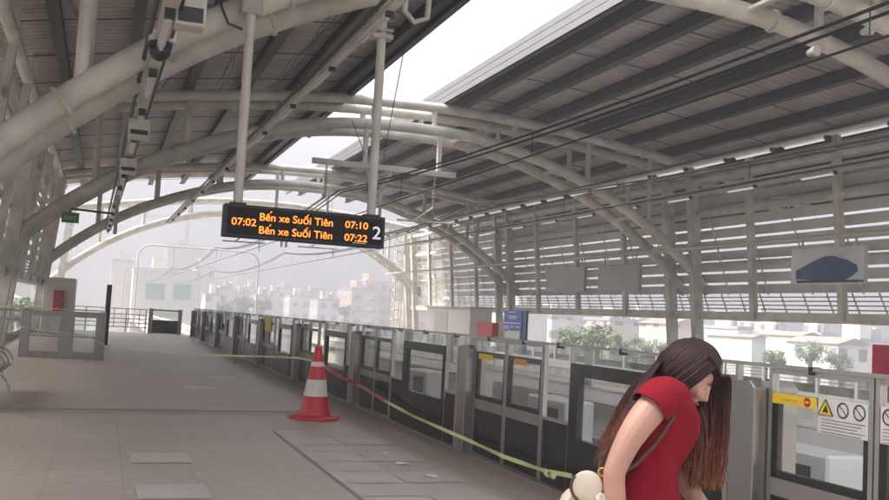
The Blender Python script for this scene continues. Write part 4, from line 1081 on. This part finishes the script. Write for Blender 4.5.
# fringe edge framing the brow
for i in range(0):
    t = rnd.random(); x = .235+.05*t
    st = over(.35+.3*rnd.random(), rnd.uniform(-.1, .15), 1)
    lock([st, over(.9, -.12-.2*rnd.random(), .62), (x, .01+.05*rnd.random(), 1.31), (x+J(.006), .03+J(.02), 1.2), (x+J(.01), .03+J(.02), 1.08), (x-.01+J(.012), .03+J(.02), rnd.uniform(.92, 1.0))], rnd.uniform(.003, .005), .001)
# short runs hugging the skull on both sides of the parting, so no scalp shows
for i in range(620):
    sg_ = rnd.choice((-1, 1, 1)); f0 = rnd.uniform(-.9, .55); e_ = rnd.uniform(85, 118); rr_ = math.sqrt(max(.05, 1-f0*f0)); lf_ = rnd.uniform(1.0, 1.045)
    pts = []
    for q_ in range(6):
        an = math.radians(-4+(e_+4)*q_/5); fb = f0-.30*(q_/5)**1.4
        pts.append(over(fb, sg_*rr_*math.sin(an), rr_*math.cos(an), lf_))
    lock(pts, rnd.uniform(.0032, .0055), .0015)
# near side: from the parting down over the ear, behind the shoulder and down the back
for i in range(480):
    t = rnd.random()
    st = over(-.55+1.15*t, rnd.uniform(-.05, .2), 1)
    a = over(-.45+.95*t, .85, .60)
    b_ = over(-.75+.92*t+J(.05), .97, -.18-.2*t+J(.08), 1.05)
    c_ = Vector((.045-.05*(1-t)+J(.012), -.075+J(.02), 1.285+J(.01)))
    y = -.165+.13*rnd.random()**1.3; w_ = max(0, (-y-.11))
    sh = Vector((-.058+J(.012)-.25*w_, y*.85, 1.29-.5*w_))
    ze = rnd.uniform(.95, 1.10)
    lock([st, a, b_, b_.lerp(sh, .55)+Vector((-.004, -.006, .012)), sh, (-.108+J(.01)-.1*w_, y, 1.20), (-.152+J(.012), y*.95, 1.09), (-.185+J(.018)-.1*(1.1-ze), y*.9+J(.01), ze)], rnd.uniform(.0034, .006), .001)
# back of the head to the back
for i in range(130):
    st = over(-.5+J(.35), J(.3), .9); y = rnd.uniform(-.14, .12)
    a = over(-1, y*5, .3+J(.2)); ze = rnd.uniform(.96, 1.1)
    lock([st, a, over(-1, y*4, -.45, 1.04), (-.055, y*.8, 1.295), (-.105+J(.008), y*.95, 1.21), (-.148+J(.01), y, 1.10), (-.18+J(.02)-.06*(1.1-ze), y+J(.01), ze)], rnd.uniform(.0034, .006), .001)
# dark locks in front of the chest, below the chin
for i in range(110):
    x = rnd.uniform(.13, .20); y = rnd.uniform(-.06, .05)
    st = over(-.1, -.95, -.1+J(.2))
    lock([st, (x-.03, .05, 1.27), (x-.008, y*.5+.02, 1.20), (x+J(.008), y, 1.10), (x-.012+J(.02), y, rnd.uniform(.95, 1.04))], rnd.uniform(.0036, .0056), .0010)
hair = mb.build('hair', 'hair', woman, smooth=True)
for p in hair.data.polygons: p.use_smooth = True
# ------------------------------------------------------------------ the bag
bag = thing('shoulder_bag', 'small cream bag with round dark edged flap behind the woman', 'bag', PLOC, None, RZ); ORG[bag.name] = Vector((0, 0, 0))
k = MB().prism([(-.356, .80), (-.35, .875), (-.318, .912), (-.21, .918), (-.178, .88), (-.172, .79), (-.185, .772), (-.34, .772)], -.175, -.085, 'Y')
k.build('bag_body', 'cream', bag, smooth=True, bevel=.014)
MB().prism([(-.345, .842), (-.18, .842), (-.18, .838), (-.345, .838)], -.178, -.1755, 'Y').build('seam', 'strap', bag)
MB().lathe((-.268, -.196, .932), [(.044, 0), (.053, .004), (.056, .012), (.053, .02)], 32, 'Y').build('flap', 'cream', bag, smooth=True)
pts = [(-.268+.058*math.cos(a*PI/14), -.192, .932+.058*math.sin(a*PI/14)) for a in range(11, 28)]
MB().tube(pts, .0055, 8).build('flap_trim', 'strap', bag, smooth=True)
k = MB()
rg = [(-.215+.014*math.cos(a*PI/8), -.18, .985+.014*math.sin(a*PI/8)) for a in range(17)]; k.tube(rg, .0032, 6)
k.tube([(-.30, -.205, .882), (-.29, -.207, .888), (-.282, -.205, .896)], .0045, 6); k.build('ring', 'gold', bag, smooth=True)
k = MB()
for dx, dy in ((0, 0), (.012, .01), (-.008, .012)):
    k.tube([(-.212+dx, -.175+dy, .995), (-.188+dx, -.16+dy, 1.05), (-.165+dx, -.13, 1.09), (-.12+dx*.4, -.10, 1.14)], .0075, 8, flat=.45)
k.tube([(-.205, -.155, .94), (-.185, -.168, .96), (-.14, -.172, .985), (-.09, -.167, 1.02), (-.035, -.172, 1.085), (.002, -.180, 1.14), (.030, -.178, 1.19), (.050, -.16, 1.24), (.055, -.125, 1.285), (.05, -.07, 1.312)], .0075, 8, flat=.4)
k.build('strap', 'strap', bag, smooth=True)
k = MB(); rn = random.Random(3)
for i in range(9):
    x = -.228+rn.uniform(-.035, .04); k.tube([(x, -.175+rn.uniform(-.01, .01), .915+rn.uniform(-.012, .015)), (x+rn.uniform(-.02, .02), -.185, .87), (x+rn.uniform(-.03, .02), -.18, .82)], [.008, .013, .006], 8)
k._sph((-.215, -.185, .895), .026, 14, 8, (1.2, .8, .9)); k.build('scarf', 'scarf', bag, smooth=True)

# ------------------------------------------------------------------ the city
GZ = -12
def building(px0, px1, pytop, D, depth, label, wall, roof='roofgrey', name='apartment_building', cat='building', pitched=False, bands=None, group=None, tank=False):
    """a block whose front stands D metres down the line, between two sight lines"""
    a, b_ = at(px0, pytop, Y=D), at(px1, pytop, Y=D)
    x0, x1, h = a.x, b_.x, (a.z+b_.z)/2
    t = thing(name, label, cat, ((x0+x1)/2, D, GZ), group)
    MB().box(x0, x1, D, D+depth, GZ, h).build('wall', wall, t)
    if pitched:
        hh = h+.18*(x1-x0)
        MB().prism([(x0-.3, h+.02), (x1+.3, h+.02), ((x0+x1)/2, hh)], D-.3, D+depth+.3, 'Y').build('roof', roof, t)
    else:
        MB().box(x0-.15, x1+.15, D-.15, D+depth+.15, h+.02, h+.5).build('parapet', roof, t)
        w_ = (x1-x0); MB().box(x0+w_*.3, x0+w_*.55, D+depth*.3, D+depth*.7, h+.5, h+2.6).build('stair_house', wall, t)
        if tank: MB().lathe((x0+w_*.75, D+depth*.4, h+.5), [(.7, 0), (.7, 1.5), (.4, 1.8)], 14).build('water_tank', 'stain', t, smooth=True)
    if bands:
        lo, hi, mt = bands; mb = MB(); z = h-1.5
        while z > GZ+2: mb.box(x0+(x1-x0)*lo, x0+(x1-x0)*hi, D-.6, D-.02, z-.9, z); z -= 3.1
        mb.build('balcony_bands', mt, t)
    return t
building(352, 379, 290, 250, 16, 'tall peach apartment tower with white balconies right of centre', 'fac3', bands=(.45, .8, 'wwhite'))
building(366, 390, 282, 256, 18, 'taller peach apartment slab rising behind the balconied tower', 'fac3', 'wcream')
building(390, 404, 289, 262, 14, 'narrow peach wing right of the balconied tower', 'fac3')
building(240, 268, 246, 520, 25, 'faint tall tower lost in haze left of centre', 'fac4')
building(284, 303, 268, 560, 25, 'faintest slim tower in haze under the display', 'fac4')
building(168, 204, 246, 330, 22, 'hazy unfinished reddish block with a crane on top', 'brickpk', 'roofred')
q = at(186, 246, Y=335); cr_ = thing('tower_crane', 'faint crane over the unfinished block', 'crane', (q.x, 335, q.z))
MB().box(q.x-.6, q.x+.6, 334.4, 335.6, q.z+.52, q.z+9).build('mast', 'roofred', cr_); MB().box(q.x-14, q.x+8, 334.6, 335.4, q.z+9.02, q.z+10).build('jib', 'roofred', cr_)
building(112, 134, 262, 190, 14, 'pale block with vents at the left behind the end railing', 'wcream')
t = building(134, 198, 272, 175, 14, 'pale station building with green glass bands beyond the railing', 'wcream', 'concw')
a, b_ = at(146, 283, Y=174.9), at(164, 300, Y=174.9); MB().box(a.x, b_.x, 174.85, 174.98, b_.z, a.z).build('curtain_glass', 'glassgr', t)
a, b_ = at(174, 284, Y=174.9), at(190, 300, Y=174.9); MB().box(a.x, b_.x, 174.85, 174.98, b_.z, a.z).build('curtain_glass', 'glassgr', t)
building(112, 170, 281, 205, 10, 'low cream hall at the foot of the vented block', 'wwhite')
building(196, 214, 268, 240, 16, 'cream mid rise beside the unfinished block', 'fac1')
specs = [(206, 226, 296, 210, 'fac2'), (222, 236, 291, 240, 'fac3'), (236, 251, 294, 260, 'fac1'), (248, 256, 288, 300, 'fac2'), (256, 271, 297, 230, 'fac2'), (270, 283, 293, 280, 'fac1'), (281, 291, 289, 320, 'fac2'),
         (290, 312, 297, 270, 'fac2'), (308, 322, 293, 330, 'fac3'), (318, 340, 301, 250, 'fac2'), (336, 354, 298, 300, 'fac1'), (398, 412, 299, 300, 'fac2'), (404, 428, 303, 240, 'fac3')]
lbs = ['low white house right of the end gate', 'peach house behind the low white one', 'cream house left of the green trees', 'slim white house beyond the trees', 'wide white house below the faint tower', 'cream house right of the faint tower',
       'slim white house under the left half of the display', 'wide white house under the middle of the display', 'peach house beyond the wide white house', 'low white row house left of the peach tower', 'cream house next to the peach tower', 'white house right of the peach tower', 'low peach house at the foot of the last arch']
for (s_, lb) in zip(specs, lbs): building(*s_[:4], 10, lb, s_[4], name='town_house', cat='house', group='town houses in the haze', tank=True)
specs = [(516, 548, 309, 130, 'wwhite', 'white house behind the blue sign', False), (444, 476, 303, 170, 'fac2', 'white house left of the blue sign', False), (552, 572, 318, 150, 'fac2', 'white house left of the big tree', False), (610, 646, 322, 140, 'fac1', 'cream house right of the big tree', False),
         (640, 672, 318, 175, 'fac2', 'white house left of the woman\'s head', False), (672, 700, 325, 120, 'fac1', 'cream house behind the woman\'s head', True), (738, 752, 330, 110, 'wwhite', 'narrow white house right of the white columns', False), (752, 766, 338, 95, 'wwhite', 'low house with a red roof right of the columns', True), (766, 786, 322, 140, 'fac2', 'tall white house with dark windows', False),
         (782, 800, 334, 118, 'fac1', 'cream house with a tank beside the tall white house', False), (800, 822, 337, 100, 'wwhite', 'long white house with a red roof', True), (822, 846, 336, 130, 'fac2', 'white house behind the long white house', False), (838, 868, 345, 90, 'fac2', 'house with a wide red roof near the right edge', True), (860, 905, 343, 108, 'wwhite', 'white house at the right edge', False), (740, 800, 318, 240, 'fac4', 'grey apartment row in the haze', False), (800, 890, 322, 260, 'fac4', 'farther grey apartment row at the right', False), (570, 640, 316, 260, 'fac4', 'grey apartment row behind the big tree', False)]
for (a0, a1, yt, D, w_, lb, pit) in specs: building(a0, a1, yt, D, 9, lb, w_, 'roofred' if pit else 'roofgrey', 'town_house', 'house', pit, None, 'town houses beyond the far platform', not pit)
building(-30, 24, 276, 120, 12, 'cream house seen below the left wall', 'wcream', 'roofred', 'town_house', 'house', True)
building(10, 46, 284, 160, 12, 'white house seen left of the concrete block', 'fac2', name='town_house', cat='house', tank=True)
building(-40, 10, 296, 80, 8, 'low house with grey roof seen past the bench', 'wwhite', 'roofgrey', 'town_house', 'house', True)

def tree(px, pytop, D, wpx, label, leaf='leaf', seed=1, group='town trees'):
    c_ = at(px, pytop, Y=D); R = wpx*D/942.5*.55; h = c_.z
    rn = random.Random(seed)
    t = thing('tree', label, 'tree', (c_.x, D, GZ), group)
    k = MB(); base = Vector((c_.x, D, GZ)); fork = Vector((c_.x+rn.uniform(-.4, .4), D, h-R*1.3))
    k.tube([base, base.lerp(fork, .5)+Vector((rn.uniform(-.3, .3), 0, 0)), fork], [.38, .3, .22], 8)
    cl = []
    for i in range(15):
        a = rn.uniform(0, 2*PI); rr = R*rn.uniform(.2, 1.05); p = Vector((c_.x+rr*math.cos(a), D+rr*math.sin(a), h-R*rn.uniform(.25, 1.25)))
        cl.append((p, R*rn.uniform(.22, .5))); k.tube([fork, fork.lerp(p, .5)+Vector((0, 0, R*.1)), p], [.14, .09, .03], 6)
    k.build('trunk', 'bark', t, smooth=True)
    m_ = MB()
    for p, r_ in cl:
        for i in range(130):
            d_ = Vector((rn.gauss(0, 1), rn.gauss(0, 1), rn.gauss(0, .8))).normalized()*r_*rn.uniform(.5, 1.1)
            q_ = p+d_; s_ = R*rn.uniform(.05, .10); u_ = Vector((rn.uniform(-1, 1), rn.uniform(-1, 1), rn.uniform(-1, 1))).normalized(); v_ = u_.orthogonal().normalized()
            m_.add([q_-u_*s_, q_+v_*s_*.6, q_+u_*s_, q_-v_*s_*.6], [(0, 1, 2, 3)])
    m_.build('crown', leaf, t)
for a_ in ((590, 317, 78, 46, 'big green tree on the far side, left of the woman', 'leaf', 3), (566, 328, 85, 26, 'smaller tree left of the big green tree', 'leaf2', 4), (624, 333, 80, 34, 'tree between the big tree and the woman', 'leaf', 5), (655, 342, 75, 34, 'low tree just left of the woman\'s head', 'leaf2', 6),
           (812, 342, 78, 34, 'round tree in front of the long white house', 'leaf', 7), (842, 352, 70, 30, 'low tree by the wide red roof', 'leaf2', 8), (778, 350, 72, 30, 'low tree below the tall white house', 'leaf', 9), (246, 296, 190, 22, 'hazy green tree left of the display', 'leaf', 10), (262, 300, 185, 20, 'hazy tree below the display\'s left end', 'leaf2', 12),
           (226, 301, 180, 20, 'hazy tree beside the low white house', 'leaf', 13), (18, 296, 70, 34, 'pale green tree outside the left wall', 'leaf', 14), (345, 303, 200, 16, 'small hazy tree at the foot of the peach tower', 'leaf', 15)): tree(*a_)

# ------------------------------------------------------------------ air, sky, sun
hz = MB().box(-900, 900, -250, 1000, GZ-1, 88).build('haze', 'white'); hz['kind'] = 'stuff'
hm = bpy.data.materials.new('haze'); hm.use_nodes = True; nt = hm.node_tree; nt.nodes.clear()
o_ = nd(nt, 'ShaderNodeOutputMaterial'); pv = nd(nt, 'ShaderNodeVolumePrincipled'); pv.inputs['Color'].default_value = (.325, .335, .37, 1); pv.inputs['Density'].default_value = .0066; pv.inputs['Anisotropy'].default_value = .2
nt.links.new(pv.outputs[0], o_.inputs['Volume']); hz.data.materials.clear(); hz.data.materials.append(hm)

SUN_EL, SUN_AZ = math.radians(52), math.radians(-72)      # azimuth from +Y towards +X
W = bpy.data.worlds.new('World'); S.world = W; W.use_nodes = True; nt = W.node_tree; bg = nt.nodes['Background']
sky = nd(nt, 'ShaderNodeTexSky', sky_type='NISHITA'); sky.sun_disc = False; sky.sun_elevation = SUN_EL; sky.sun_rotation = SUN_AZ; sky.air_density = 1.2; sky.dust_density = 6; sky.ozone_density = 1
hs = nd(nt, 'ShaderNodeHueSaturation'); hs.inputs['Saturation'].default_value = .5
nt.links.new(sky.outputs[0], hs.inputs['Color']); nt.links.new(hs.outputs[0], bg.inputs[0]); bg.inputs[1].default_value = .12
sl = bpy.data.lights.new('sun', 'SUN'); sl.energy = 2.8; sl.angle = math.radians(10); sl.color = (1, .89, .76)
so = bpy.data.objects.new('sun', sl); COL.objects.link(so)
dirv = Vector((math.sin(SUN_AZ)*math.cos(SUN_EL), math.cos(SUN_AZ)*math.cos(SUN_EL), math.sin(SUN_EL)))
so.rotation_euler = dirv.to_track_quat('Z', 'Y').to_euler(); so.location = (0, 0, 40)

S.render.engine = 'CYCLES'
S.cycles.use_denoising = True
S.cycles.max_bounces = 10; S.cycles.diffuse_bounces = 5; S.cycles.transparent_max_bounces = 24; S.cycles.volume_bounces = 2
S.cycles.use_light_tree = True
V = S.view_settings; V.view_transform = 'Standard'; V.look = 'None'; V.gamma = 1; V.use_curve_mapping = False; V.exposure = 3.0
